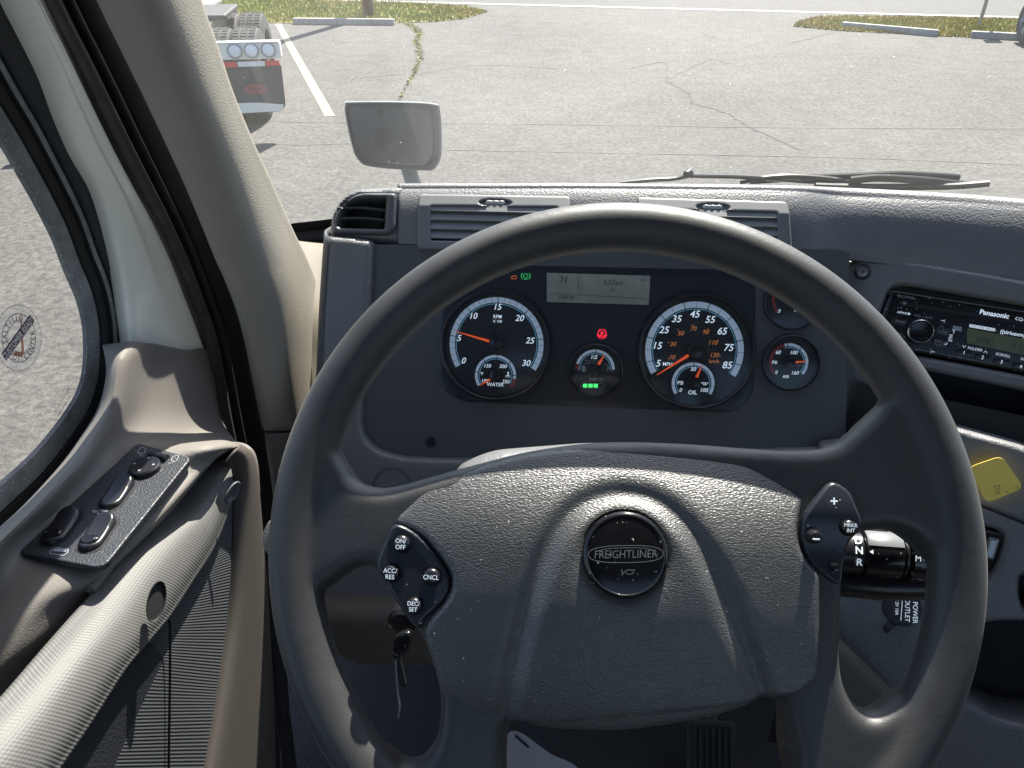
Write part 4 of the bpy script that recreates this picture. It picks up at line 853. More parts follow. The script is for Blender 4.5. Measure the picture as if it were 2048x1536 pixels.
def gauge(par, name, c, rb, dial, scales, nums, needles, label=None, base=.003, subs=(), faint_line=None):
    """c centre, rb bezel radius (photo px), dial (centre,r); everything else also placed as read off the dial."""
    f0 = Frame(DF.px(*c, base), DF.x, DF.n); s = PXM; r = rb * s
    b = MB(); b.lathe(f0, [(r * .98, -.001), (r, .002), (r * .985, .0052), (r * .955, .0058), (r * .93, .004), (r * .915, -.002), (r * .90, -.0025)], 72); bz = b.obj(name, 'bezel', par); 
    if label: bz['label'] = label
    fd = Frame(f0.p(0, 0, -.0005), DF.x, DF.n); b = MB(); b.lathe(fd, [(r * .95, 0), (0, 0)], 64); b.obj('dial', 'dial', bz, smooth=False)
    HB = base - .0005
    def loc(x, y): u, v = DF.uv(x, y, HB); return Frame(DF.p(u, v, HB), DF.x, DF.n)
    bs, bl, bk, br_ = MB(), MB(), MB(), MB()
    for (cx, cy, ro, ri, a0, a1, majors, minors, redz) in scales:
        f = loc(cx, cy); arc(bs, f, ro * s, ri * s, a0, a1, .0004, 48); arc(bl, f, (ri - 2.2) * s, (ri - 3.4) * s, a0, a1, .0004, 48)
        if redz: arc(br_, f, ro * s, ri * s, *redz, .0006, 24)
        for lst, w, x0, x1 in ((majors, 1.5, ri - 3.6, ro + 1), (minors, .7, ri - .5, ro + .5)):
            for a in lst: line(bk, f, [mp(x0 * s, a), mp(x1 * s, a)], w * s, .0009)
    bs.obj('scale_band', 'scale', bz, smooth=False); bl.obj('scale_line', 'blue', bz, smooth=False); bk.obj('scale_tick', 'dial', bz, smooth=False)
    if redz_any(scales): br_.obj('red_zone', 'red', bz, smooth=False)
    groups = {}
    for (x, y, t, sz, m, sh) in nums: txt(groups.setdefault(m, MB()), loc(x, y), t, sz * s, shear=sh, h=.0005, bold=.012)
    for m, g in groups.items(): g.obj({'orange': 'metric_numerals', 'print': 'numerals', 'print_dim': 'caption'}.get(m, 'numerals'), m, bz, smooth=False)
    for (hx, hy, hr, a, tx, ty, w) in needles:
        f = loc(hx, hy); u0, v0 = DF.uv(*a, HB + .003); u1, v1 = DF.uv(tx, ty, HB + .003); A, B = Vector((u0, v0)), Vector((u1, v1)); d = (B - A).normalized(); n = Vector((-d.y, d.x))
        q = MB(); q.prism([DF.p(*(A + n * w * s), HB + .0025), DF.p(*(A - n * w * s), HB + .0025), DF.p(*(B - n * .6 * s), HB + .0025), DF.p(*(B + n * .6 * s), HB + .0025)], DF.n * .0008); q.obj('needle', 'needle', bz, smooth=False)
        q = MB(); q.lathe(f, [(hr * s, 0), (hr * s, .0038), (hr * s * .85, .0052), (hr * s * .4, .0060), (0, .0062)], 32); q.obj('needle_hub', 'bezel', bz)
    for fn in subs: fn(loc, bz, s)
    b = MB(); b.lathe(f0, [(r * .93, .0038), (r * .5, .0048), (0, .0052)], 40); b.obj('lens', 'lens', bz)
    return bz
def redz_any(sc): return any(x[8] for x in sc)
def rng_(a, b_, n): return [a + (b_ - a) * i / n for i in range(n + 1)]
I = .22
tmaj = rng_(211, -32, 6); tmin = [a for i, a in enumerate(rng_(211, -32, 30)) if i % 5]
def thermo(loc, bz, s):
    b = MB(); f = loc(1016, 749); k = s
    line(b, f, [(0, -3 * k), (0, 5 * k)], 2.2 * k, .0005); line(b, f, [(0, 5 * k), (2.5 * k, 5 * k)], .8 * k); line(b, f, [(0, 2.5 * k), (2.5 * k, 2.5 * k)], .8 * k); line(b, f, [(-5 * k, -2 * k), (-2.5 * k, -3 * k), (0, -2 * k), (2.5 * k, -3 * k), (5 * k, -2 * k)], .9 * k); line(b, f, [(-5 * k, -5 * k), (5 * k, -5 * k)], .7 * k); b.obj('coolant_symbol', 'print', bz, smooth=False)
gauge(clu, 'tachometer', (991, 690), 113, None,
      [(993, 689, 94.5, 84, 211, -32, tmaj[1:-1], tmin, None), (991, 751, 41.5, 36, 213, -27, rng_(213, -40, 6)[1:6:1], [], (-8, -34))],
      [(928, 721, '0', 12, 'print', I), (919, 676, '5', 12, 'print', I), (947, 631.5, '10', 12, 'print', I), (995.5, 613.5, '15', 12, 'print', I), (1040, 636, '20', 12, 'print', I), (1061, 681, '25', 12, 'print', I), (1053, 726, '30', 12, 'print', I),
       (995, 633, 'RPM', 6.6, 'print', 0), (995, 642.5, 'X 100', 5.2, 'print', 0), (975, 731.5, '150', 7, 'print', I), (1006.5, 732.5, '200', 7, 'print', I), (1012, 763, '250', 7, 'print', I), (970, 761.5, '100', 7, 'print', I), (990.5, 769, 'WATER', 7, 'print', 0), (963, 747, '°F', 6, 'print', 0)],
      [(993, 685, 14.5, (979.5, 682.7), 911, 662.6, 2.7), (991, 750, 12.5, (980, 759), 960.5, 770.5, 2.3)], 'tachometer at 600 rpm with a water temperature dial', subs=[thermo])
smaj = rng_(211, -31, 16)
def oilcan(loc, bz, s):
    b = MB(); f = loc(1409, 766.5); k = s; line(b, f, [(-7 * k, 2 * k), (-3 * k, -1 * k), (5 * k, -1 * k), (7.5 * k, 2 * k)], 1 * k); line(b, f, [(-4 * k, 1.5 * k), (4 * k, 1.5 * k)], .9 * k); line(b, f, [(-3 * k, -3 * k), (4 * k, -3 * k)], 1 * k); b.obj('oil_symbol', 'print', bz, smooth=False)
    b = MB()
    for x, y in [(1337, 717), (1337, 685), (1355.5, 659.5), (1386, 650), (1416, 658), (1436.5, 681), (1440, 712)]: b.lathe(loc(x, y), [(1.1 * s, .0005), (0, .0005)], 10)
    b.obj('metric_mark', 'orange', bz, smooth=False)
gauge(clu, 'speedometer', (1393, 702), 117, None,
      [(1388.5, 701, 96.5, 84.5, 211, -31, [a for i, a in enumerate(smaj) if i % 2 == 1], [a for i, a in enumerate(smaj) if i % 2 == 0][1:-1], None), (1386, 767, 42, 36, 213, -30, [91], [a for a in rng_(213, -30, 10)[1:-1]], None)],
      [(x, y, t, 13.5, 'print', I) for x, y, t in [(1317, 726.5, '5'), (1315, 691, '15'), (1329, 659.5, '25'), (1354, 637.5, '35'), (1390.5, 628, '45'), (1421, 639, '55'), (1445, 662, '65'), (1458, 695, '75'), (1455, 730, '85')]] +
      [(x, y, t, 8.6, 'orange', I) for x, y, t in [(1344.5, 714, '10'), (1346.5, 688, '30'), (1362, 666.5, '50'), (1387, 657, '70'), (1412, 664, '90'), (1426, 685, '110'), (1429, 710, '130')]] +
      [(1428, 722.5, 'km/h', 7, 'orange', 0), (1335, 728, 'MPH', 6.8, 'print', 0), (1387, 738, '50', 7.5, 'print', I), (1361.5, 780, '0', 7.5, 'print', I), (1408, 780, '100', 7.5, 'print', I), (1360.5, 765.5, 'PSI', 7, 'print', 0), (1385, 784.7, 'OIL', 8, 'print', 0)],
      [(1390, 702, 15.5, (1377, 710.5), 1313.7, 750, 3), (1386, 766, 13, (1393.4, 754.5), 1403.6, 731.5, 2.8)], 'speedometer at zero with an oil pressure dial', subs=[oilcan])
def fuel(loc, bz, s):
    k = s; b = MB(); f = loc(1167, 738); b.flat(f, [(-3 * k, -4 * k), (3 * k, -4 * k), (3 * k, 6 * k), (-3 * k, 6 * k)], .0005); line(b, f, [(3 * k, 4 * k), (5 * k, 2 * k), (5 * k, -3 * k), (3.4 * k, -3 * k)], .9 * k); line(b, f, [(-4 * k, -5 * k), (4 * k, -5 * k)], 1 * k); b.obj('pump_symbol', 'print_dim', bz, smooth=False)
    b = MB()
    for x in (1170.3, 1181, 1191.4): b.flat(loc(x, 771.3), [(-4 * k, -3.6 * k), (4 * k, -3.6 * k), (4 * k, 3.6 * k), (-4 * k, 3.6 * k)], .0006)
    b.obj('level_lamp', 'lit_green', bz, smooth=False)
    b = MB(); f = loc(1184.5, 771.5); line(b, f, [(-19.5 * k, -5 * k), (-19.5 * k, 5 * k), (21 * k, 5 * k), (21 * k, -5 * k), (-19.5 * k, -5 * k)], .6 * k, .0005); f = loc(1190, 760); arc(b, f, 38 * k, 37 * k, 150, 118, .0005); arc(b, f, 38 * k, 37 * k, 62, 30, .0005)
    f = loc(1202, 759.5); line(b, f, [(-5 * k, 2 * k), (0, 2 * k), (0, 4 * k), (5 * k, 0), (0, -4 * k), (0, -2 * k), (-5 * k, -2 * k)], .7 * k); b.obj('fluid_outline', 'print_dim', bz, smooth=False)
gauge(clu, 'fuel_gauge', (1191, 741), 54.5, None, [(1190, 738, 39, 33.5, 180, 0, [90], [135, 45], (165, 182))],
      [(1158, 737, 'E', 7, 'print_dim', 0), (1216.4, 737.8, 'F', 7, 'print_dim', 0), (1188, 714, '1/2', 7.5, 'print', I), (1188, 721.6, 'ULTRA LOW SULFUR', 2.8, 'print_dim', 0), (1188, 725.8, 'DIESEL FUEL ONLY', 2.8, 'print_dim', 0), (1186, 759, 'DEF', 6.4, 'print_dim', 0), (1162.5, 771.4, 'E', 4.6, 'print_dim', 0), (1209.4, 772, 'F', 4.6, 'print_dim', 0)],
      [(1191, 741, 10, (1197, 729), 1208.8, 709.5, 2.8)], 'fuel gauge near full with three green fluid lamps', subs=[fuel])
def air(loc, bz, s):
    k = s; b = MB(); f = loc(1598, 730); line(b, f, [(-6 * k, -2 * k), (-3 * k, 2 * k), (0, -2 * k), (3 * k, 2 * k), (6 * k, -2 * k)], .9 * k); line(b, f, [(-3 * k, -2 * k), (3 * k, -2 * k)], .8 * k); b.obj('pressure_symbol', 'print_dim', bz, smooth=False)
gauge(dash, 'air_pressure_gauge', (1581, 725.5), 56, None, [(1577, 725, 38, 32.5, 105, -38, [97, 52], [20, -6, -22], None), (1577, 725, 38, 32.5, 106, 105, [], [], (224, 106))],
      [(1556.5, 704.5, '60', 7, 'print', I), (1587.5, 705, '100', 7, 'print', I), (1549, 724.6, 'PSI', 6, 'print', 0), (1552.5, 744.7, '0', 7, 'print', I), (1590, 745.5, '160', 7, 'print', I), (1571.5, 753, 'AIR', 6, 'print', 0)],
      [(1577, 725.5, 12, (1589.7, 724.6), 1613, 722.6, 2.2)], 'small air pressure gauge reading about 130', base=.001, subs=[air])
gauge(dash, 'air_pressure_gauge', (1584, 604), 56, None, [(1583, 600, 38, 32.5, 105, -38, [97, 52], [20, -6, -22], None), (1583, 600, 38, 32.5, 106, 105, [], [], (224, 106))],
      [(1562, 579, '60', 7, 'print', I), (1593, 579, '100', 7, 'print', I), (1558, 622, '0', 7, 'print', I), (1595, 620, '160', 7, 'print', I)],
      [(1583, 600, 12, (1594, 606), 1614, 614, 2.2)], 'upper small gauge mostly behind the wheel rim', base=.001)
# display and tell-tales
f = DF; b = MB(); q = uvs(DF, [(1093.5, 545.5), (1301, 551.5), (1297.5, 610), (1094, 604)], .0036); b.add([DF.p(u, v, .0036) for u, v in q], [(0, 1, 2, 3)]); lc = b.obj('display', 'lcd', clu, smooth=False)
def dl(x, y, h=.0037): return Frame(DF.px(x, y, h), (1, 0, 0), DF.n)
b = MB(); s = PXM
for x, y, t, sz in [(1128, 558, 'N', 13), (1226, 565, '2:57am', 9), (1132, 594.8, '590508', 7.5), (1157, 596, 'mi', 4), (1287, 561, 'HT', 6), (1225, 580, 'W', 6)]: txt(b, dl(x, y), t, sz * s, h=.0002)
line(b, dl(1128, 587.5), [(-30 * s, 0), (165 * s, -5 * s)], .7 * s); line(b, dl(1157, 568), [(0, 14 * s), (0, -18 * s)], .7 * s); b.obj('display_text', 'lcd_ink', lc, smooth=False)
b = MB(); f = dl(1051.5, 552); arc(b, f, 5 * s, 3.6 * s, 0, 360, .0003, 24); arc(b, f, 9.5 * s, 7.8 * s, 140, 220, .0003, 10); arc(b, f, 9.5 * s, 7.8 * s, -40, 40, .0003, 10); line(b, f, [(-5 * s, -6.5 * s), (5 * s, -6.5 * s)], 1 * s); b.obj('brake_lamp', 'dim_green', clu, smooth=False)
b = MB(); f = dl(1028, 554.5); line(b, f, [(-6 * s, -1 * s), (-2 * s, 2.5 * s), (3 * s, 2.5 * s), (6 * s, 0)], 1.6 * s); line(b, f, [(-5 * s, -3 * s), (6 * s, -3 * s)], 1.3 * s); b.obj('warning_lamp', 'dim_orange', clu, smooth=False)
b = MB(); f = dl(1204, 667.5); txt(b, f, 'P', 8 * s, h=.0004, bold=.03); arc(b, f, 9 * s, 7.6 * s, 120, 240, .0003, 8); arc(b, f, 9 * s, 7.6 * s, -60, 60, .0003, 8)
for a in range(200, 341, 20): line(b, f, [mp(4 * s, a), mp(11 * s, a)], .9 * s)
line(b, f, [(-6 * s, 8 * s), (6 * s, 8 * s)], 1 * s); b.obj('parking_brake_lamp', 'lit_red', clu, smooth=False)

# ------------------------------------------------------------------ centre panel and radio
b = MB(); HR = .009
oc = rr([(1676, 530), (1740, 512), (1850, 526), (2048, 560), (2360, 636), (2360, 1010), (2048, 892), (1880, 846), (1740, 842), (1700, 900), (1650, 905), (1655, 760), (1668, 620)], [10, 20, 4, 2, 4, 4, 2, 20, 30, 20, 3, 3, 3], 5)
hr_ = rr([(1760, 628), (1782, 570), (1830, 574), (2048, 612), (2112, 626), (2100, 768), (2048, 752), (1835, 712), (1738, 700)], [6, 26, 4, 4, 14, 14, 4, 4, 12], 5)
hs = rr([(1740, 724), (1835, 738), (2048, 783), (2120, 800), (2110, 890), (2048, 872), (1870, 832), (1800, 815), (1742, 800)], [8, 2, 2, 14, 14, 2, 2, 2, 14], 5)
plate(b, RF, uvs(RF, oc, HR), [uvs(RF, hr_, HR), uvs(RF, hs, HR)], er=.006, depth=.06, cell=.0022, base=HR); b.obj('centre_panel', 'dash', dash, ang=50)
b = MB(); q0 = RF.px(1930, 800, -.055); b.box(q0, .34, .14, .004, RF); b.obj('tray_back', 'black', dash, smooth=False)
b = MB(); fr = RF.at(1725, 544).up(HR); fr = Frame(RF.px(1725, 544, HR), RF.x, RF.n); b.lathe(fr, [(.0088, .0002), (.0082, .0012), (.0062, .0006), (.0058, -.0015)], 32); b.obj('screw_cup', 'bezel', dash); b = MB(); b.lathe(fr, [(.0056, -.001), (.005, .001), (.0026, .0012), (.0022, -.0004), (0, -.0004)], 6 * 4); b.obj('screw', 'silver', dash)

radio = thing('car_radio', 'black car radio with silver-ringed volume knob and green-grey display', 'radio', RF.px(1930, 665))
s = RF.scale(1900, 680); FR = RF.up(.0)
orad = rr([(1756, 650), (1780, 580), (2048, 621.5), (2096, 630), (2090, 756), (2048, 747), (1842, 708), (1742, 692)], [4, 10, 1, 8, 8, 1, 1, 8], 5)
b = MB(); plate(b, RF, uvs(RF, orad, .004), er=.002, depth=.02, cell=.003, base=.004); b.obj('faceplate', 'gloss', radio, ang=50)
def rl(x, y, h=.0042): return Frame(RF.px(x, y, h), RF.x, RF.n)
b = MB(); P = uvs(RF, rr([(1757, 651), (1781, 582), (2048, 623.5), (2096, 632)], [1, 8, 1, 1], 5)[6:-6], .0044); line(b, RF.up(.0044), P, .0005, 0); b.obj('edge_line', 'silver', radio, smooth=False)
b = MB(); q = uvs(RF, [(1812, 605), (2048, 643), (2084, 649), (2083, 655), (2048, 650), (1811, 612)], .0042); b.flat(RF, q, .0044); b.obj('disc_slot', 'black', radio, smooth=False)
fk = rl(1838.5, 662); b = MB(); b.lathe(fk, [(27 * s, 0), (26 * s, .004), (24 * s, .006)], 48); b.obj('knob_skirt', 'bezel', radio); b = MB(); b.lathe(fk, [(24 * s, .004), (23.5 * s, .0135), (22 * s, .0145), (20.5 * s, .0135)], 56); b.obj('knob_ring', 'chrome', radio); b = MB(); b.lathe(fk, [(20.8 * s, .0138), (19 * s, .0125), (0, .0115)], 48); b.obj('volume_knob', 'gloss', radio)
b = MB(); q = uvs(RF, rr([(1934, 656), (2048, 678), (2082, 685), (2080, 716), (2048, 710), (1933, 686)], [5, 1, 4, 4, 1, 5], 4), .0046); b.flat(RF, q, .0050); dsp = b.obj('display', 'lcd2', radio, smooth=False)
b = MB()
for x, y, t, sz in [(1971, 683, 'FM1', 15), (2048, 697, '12:57', 15)]: txt(b, rl(x, y, .0052), t, sz * s, shear=.15, h=.0002, sx=.9, bold=-.01)
b.obj('display_text', 'lcd_ink', dsp, smooth=False)
b = MB(); bd = MB()
for x, y, t, sz, m, bo in [(1988.5, 628, 'Panasonic', 9, 0, .03), (2053, 641, 'CQ-5109U', 6, 0, 0), (1812, 594, 'SRC/PWR', 5, 1, 0), (1808, 626, 'APM/II/►', 4.6, 0, 0), (1846, 633, 'VOL / ALM', 5, 1, 0), (1886, 642, '▸▸|', 5, 0, 0), (1865, 704, '|◂◂', 5, 0, 0), (1801, 643, 'BAND', 5, 1, 0), (1793, 667, 'MUTE', 5, 1, 0), (1884, 663, 'TUNE', 5, 1, 0), (1877, 682, 'SEEK', 5, 1, 0),
                           (2027, 668, '((siriusxm))', 7, 0, .02), (1950, 698, 'FOLDER', 5, 0, 0), (2006, 710, 'SCROLL', 5, 0, 0), (2052, 719, 'SCAN', 5, 0, 0), (1928, 705, '1', 7, 0, 0), (1965, 714.5, '2', 7, 0, 0), (2003, 723.5, '3', 7, 0, 0), (2041.5, 733, '4', 7, 0, 0)]:
    txt(bd if m else b, rl(x, y), t, sz * s, h=.0006, bold=bo, shear=.0)
f = rl(1901, 676); line(b, f, [(-1 * s, 16 * s), (3 * s, 16 * s), (3 * s, 10 * s)], 1 * s, .0006); line(b, f, [(-4 * s, -10 * s), (-4 * s, -14 * s), (-9 * s, -14 * s)], 1 * s, .0006); txt(b, f, 'FILE', 6 * s, rot=-80, h=.0006)
f = rl(1882, 656); line(bd, f, [(-6 * s, -2 * s), (0, 6 * s), (6 * s, -2 * s)], .8 * s, .0006); f = rl(1876, 689); line(bd, f, [(-6 * s, 3 * s), (0, -4 * s), (6 * s, 3 * s)], .8 * s, .0006)
f = rl(1928, 693); line(b, f, [(-3 * s, 2 * s), (0, -2 * s), (3 * s, 2 * s)], .8 * s, .0006); f = rl(1971, 704); line(b, f, [(-3 * s, -2 * s), (0, 2 * s), (3 * s, -2 * s)], .8 * s, .0006)
q = uvs(RF, rr([(1939, 648), (1991, 657), (1990, 663), (1938, 654)], 2, 3), .0044); b.flat(RF, q, .0048); b.obj('printing', 'print', radio, smooth=False); bd.obj('faint_printing', 'print_dim', radio, smooth=False)
b = MB(); txt(b, rl(1964.5, 655.5, .0049), 'WEATHER BAND', 4 * s, h=.0003); b.obj('badge_text', 'black', radio, smooth=False)
b = MB(); q = uvs(RF, [(1906, 651), (1924, 654), (1923, 663), (1905, 660)], .0044); b.flat(RF, q, .0048); b.obj('disc_badge', 'print_dim', radio, smooth=False)
def rbtn(x, y, w, h_, rot=0):
    b = MB(); f = rl(x, y, .004); plate(b, f, rr([(-w * s, -h_ * s), (w * s, -h_ * s), (w * s, h_ * s), (-w * s, h_ * s)], 2 * s, 3), er=.0005, depth=.001, cell=.0015, base=.0004); b.obj('button', 'bezel', radio, ang=50)
for a in [(1801, 643, 17, 8), (1796, 667, 17, 8), (1884, 660, 14, 10), (1877, 684, 14, 10), (1927, 706, 15, 6.5), (1965, 715, 15, 6.5), (2003, 724, 15, 6.5), (2041, 733, 15, 6.5)]: rbtn(*a)
b = MB(); b.lathe(rl(1809, 606, .0044), [(5.5 * s, .0), (5 * s, .0012), (0, .0014)], 20); b.obj('power_button', 'bezel', radio); b = MB(); txt(b, rl(1809, 606, .006), '⏏', 5 * s, h=.0002); arc(b, rl(1809, 606, .006), 3.2 * s, 2.5 * s, 120, 420, .0002, 14); b.obj('power_symbol', 'print_dim', radio, smooth=False)

# ------------------------------------------------------------------ lower panel right of the column
b = MB(); ol = rr([(1640, 890), (1700, 886), (1752, 838), (1800, 834), (1880, 850), (2048, 896), (2360, 1010), (2360, 1700), (1900, 1700), (1790, 1500), (1700, 1380), (1600, 1300), (1600, 1000)], [3, 8, 10, 6, 4, 2, 2, 2, 10, 10, 10, 10, 3], 4)
hc1 = rr([(1960, 1054), (1996, 1062), (2006, 1085), (1990, 1140), (1964, 1175), (1945, 1160)], 12, 4)
hc2 = rr([(1880, 1330), (1905, 1262), (1975, 1240), (2060, 1240), (2200, 1262), (2200, 1450), (2048, 1442), (1985, 1428), (1925, 1388)], [20, 30, 30, 5, 20, 20, 20, 20, 20], 5)
hc3 = rr([(2040, 1150), (2200, 1160), (2200, 1236), (2050, 1228), (2037, 1195)], [12, 10, 10, 14, 14], 4)
def lh(u, v, d): return .010 * np.clip(-v / .12, -1, 1)
plate(b, LF, uvs(LF, ol), [uvs(LF, hc1), uvs(LF, hc2), uvs(LF, hc3)], h=lh, er=.006, depth=.05, cell=.0026); b.obj('lower_panel', 'dash', dash, ang=50)
b = MB(); b.box(LF.px(2010, 1250, -.048), .40, .45, .004, LF); b.obj('recess_back', 'black', dash, smooth=False)
b = MB(); sp = [LF.px(x, y, lhh) for x, y, lhh in [(1940, 1003, .006), (1985, 1020, .005), (2048, 1046, .005), (2200, 1110, .004)]]; b.tube(cr(sp, 4, False), .0016, 6); b.obj('panel_joint', 'black', dash)
b = MB(); P = uvs(LF, rr([(1895, 1300), (1918, 1250), (1980, 1226), (2200, 1250)], [10, 30, 30, 5], 5)[6:-6]); b.tube([LF.p(u, v, .000) for u, v in P], .0022, 8); P = uvs(LF, [(1890, 1340), (1930, 1400), (1990, 1440), (2048, 1456), (2200, 1470)]); b.tube([LF.p(u, v, .006) for u, v in cr(P, 4, False)], .003, 8); b.obj('bin_bead', 'dash_smooth', dash)
b = MB(); f = LF.at(1980, 1105); f = Frame(f.o, f.x, f.n); plate(b, f, rr([(-.009, -.022), (.009, -.022), (.009, .022), (-.009, .022)], .003), h=lambda u, v, d: .004 * (v / .02), er=.002, depth=.02, cell=.0015, base=-.004); b.obj('dash_rocker', 'bezel', dash, ang=45)
b = MB(); f = LF.at(1982, 1098); plate(b, f, rr([(-.0045, -.010), (.0045, -.010), (.0045, .012), (-.0045, .012)], .001), er=.001, depth=.004, cell=.0012, base=.002); b.obj('rocker_inlay', 'silver', dash, ang=45)
# yellow tag
b = MB(); TF = Frame(LF.px(1990, 958, .008), LF.x, LF.n); c = [LF.uv(x, y, .008) for x, y in [(1936, 934), (2003, 911), (2047, 975), (1972, 1006)]]; b.prism([LF.p(u, v, .0083) for u, v in rr(c, .0075, 6)], LF.n * .0012)
yt = tag(b.obj('yellow_tag', 'yellow', ang=50), 'square yellow rounded tag stuck on the panel below the radio', 'tag')
b = MB(); f = Frame(LF.px(1995, 979, .0097), LF.x, LF.n); txt(b, f, 'VG', .0052, rot=112, h=.0003, bold=-.02, mirror=False); f = Frame(LF.px(2014, 984, .0097), LF.x, LF.n); txt(b, f, 'n', .003, rot=20, h=.0003); arc(b, Frame(LF.px(2034, 975, .0097), LF.x, LF.n), .0012, .0008, 0, 360, .0003, 12); b.obj('handwriting', 'ink', yt, smooth=False)
# power outlet
po = thing('power_outlet_cap', 'round dark outlet cap lettered POWER OUTLET on the lower panel', 'outlet cap', LF.px(1803, 1215)); s = LF.scale(1803, 1215)
f = Frame(LF.px(1803, 1214, .004), LF.x, (LF.n + LF.y * .15).normalized()); b = MB(); b.lathe(f, [(41 * s, -.004), (40 * s, .002), (37 * s, .003), (36 * s, 0)], 48); b.obj('socket_ring', 'bezel', po); b = MB(); b.lathe(f, [(36 * s, .0), (35.5 * s, .006), (33 * s, .009), (20 * s, .0105), (0, .011)], 48); cap = b.obj('cap', 'plate', po)
b = MB(); b.tube(cr([f.p(-8 * s, -34 * s, .004), f.p(-15 * s, -44 * s, .006), f.p(-19 * s, -54 * s, .004)], 4, False), 7 * s, 10, flat=.35); b.obj('pull_tab', 'plate', po)
b = MB()
for dx, t, sz in ((22, 'POWER', 8.5), (8, 'OUTLET', 8.5), (-11, '12V 10A', 6)): txt(b, Frame(f.p(dx * s, 1 * s, .0105), f.x, f.n), t, sz * s, rot=-78, h=.0006)
line(b, Frame(f.p(0, 0, .0105), f.x, f.n), [(-6 * s, 24 * s), (1 * s, -22 * s)], 1 * s, .0006); b.obj('lettering', 'print', cap, smooth=False)
# lower trim seen through the wheel on the left and below
KF = Frame(PZ(760, 1150, .82), (1, 0, 0), elev(12))
b = MB(); plate(b, KF, uvs(KF, rr([(560, 1219), (1100, 1235), (1080, 1330), (900, 1345), (700, 1340), (640, 1300), (560, 1290)], 20), -.02), er=.02, depth=.05, cell=.006, base=-.018); b.obj('knee_trim', 'brown', dash, ang=50)
b = MB(); f = Frame(KF.px(770, 960, .01), KF.x, KF.n)
f = Frame(DF.px(785, 975, H1), DF.x, DF.n); b.lathe(f, [(.024, -.002), (.0235, .0008), (.0215, .0012), (.021, -.0008), (0, -.0008)], 40); b.obj('round_switch', 'binnacle', dash); b = MB(); arc(b, Frame(f.p(.002, .006, .0), f.x, f.n), .0018, .0013, 0, 360, .0003, 14); b.obj('switch_mark', 'print_dim', dash, smooth=False)
b = MB(); q = [Vector((p.x, p.y, p.z)) for p in [PZ(1670, 1240, .80), PZ(1850, 1500, .74), PZ(1700, 1600, .74), PZ(1500, 1500, .80)]]
TFm = Frame(PZ(1720, 1400, .80), horiz(8), elev(30, 8)); b = MB(); plate(b, TFm, uvs(TFm, rr([(1560, 1270), (1684, 1285), (1800, 1400), (1790, 1600), (1600, 1700), (1560, 1500)], 20)), er=.008, depth=.02, cell=.006); b.obj('column_trim', 'brown', dash, ang=50)
# ------------------------------------------------------------------ steering wheel
WF = Frame(PZ(1237, 1086, .49), (1, 0, 0), elev(41))
sw = thing('steering_wheel', 'large dark steering wheel with grained hub pad and round horn button', 'steering wheel', WF.o)
def closed_plate(mb, fr, outer, h, depth, cell, er):
    k = len(mb.v); plate(mb, fr, outer, h=h, er=er, depth=0, cell=cell); n = len(mb.v) - k; fs = [f for f in mb.f if min(f) >= k]
    low = [tuple(Vector(p) - fr.n * depth) for p in mb.v[k:]]; mb.v += low; ed = {}
    for f in fs:
        for a, c in zip(f, f[1:] + f[:1]):
            if (c, a) in ed: del ed[(c, a)]
            else: ed[(a, c)] = 1
    nf = [tuple(i + n for i in reversed(f)) for f in fs] + [(c, a, a + n, c + n) for a, c in ed]
    mb.f += nf; mb.m += [0] * (len(mb.f) - len(mb.m))
RR, TR = .2092, .0168
b = MB(); N = 160
vs_ = []; fs_ = []; sg = 28
for i in range(N):
    a = 2 * math.pi * i / N; rad = WF.x * math.cos(a) + WF.y * math.sin(a); c = WF.o + rad * RR
    for k in range(sg):
        q = 2 * math.pi * k / sg; g = 1 - .03 * math.cos(3 * q)
        vs_.append(c + rad * (math.cos(q) * TR * g) + WF.n * (math.sin(q) * .0160 * g))
for i in range(N):
    for k in range(sg): fs_.append((i * sg + k, ((i + 1) % N) * sg + k, ((i + 1) % N) * sg + (k + 1) % sg, i * sg + (k + 1) % sg))
b.add(vs_, fs_)
cov = [(640, 840), (658, 876), (676, 908), (692, 937), (702, 955), (722, 969), (760, 976), (800, 970), (860, 953), (950, 928), (1040, 904), (1130, 889), (1200, 882), (1280, 881), (1400, 886), (1500, 894), (1580, 900), (1640, 898), (1682, 887), (1706, 868), (1740, 836), (1775, 800), (1800, 775), (1830, 790), (1860, 860), (1895, 1000), (1890, 1130), (1862, 1170), (1885, 1142), (1853, 1106), (1817, 1073), (1780, 1060), (1740, 1062), (1702, 1080), (1690, 1120), (1686, 1200), (1683, 1290), (1687, 1350), (1706, 1400), (1738, 1428), (1772, 1418), (1832, 1376), (1880, 1380), (1880, 1480), (1800, 1640), (1560, 1770), (1570, 1650), (1592, 1540), (1578, 1460), (1548, 1400), (1400, 1436), (1250, 1460), (1100, 1458), (1030, 1448), (1012, 1480), (1012, 1600), (1020, 1790), (860, 1770), (700, 1600), (690, 1520), (760, 1500), (800, 1530), (835, 1528), (862, 1500), (876, 1460), (879, 1400), (868, 1345), (840, 1270), (800, 1222), (765, 1165), (745, 1136), (705, 1140), (668, 1165), (630, 1180), (585, 1080), (600, 940)]
hu, hv = WF.uv(1250, 1108)
def covh(u, v, d): r = np.hypot(u, v); return .003 + .0065 * np.clip((np.abs(u - hu) - .075) / .035, 0, 1) - np.where(v - hv > 0, .5 * (v - hv) ** 2, 0) * np.clip((.19 - r) / .04, 0, 1)
closed_plate(b, WF, uvs(WF, cr(cov, 3), .004), covh, .017, .0026, .010)
rim = b.obj('rim', 'rim', sw, ang=80)
m = rim.modifiers.new('remesh', 'REMESH'); m.mode = 'VOXEL'; m.voxel_size = .0019; m.use_smooth_shade = True
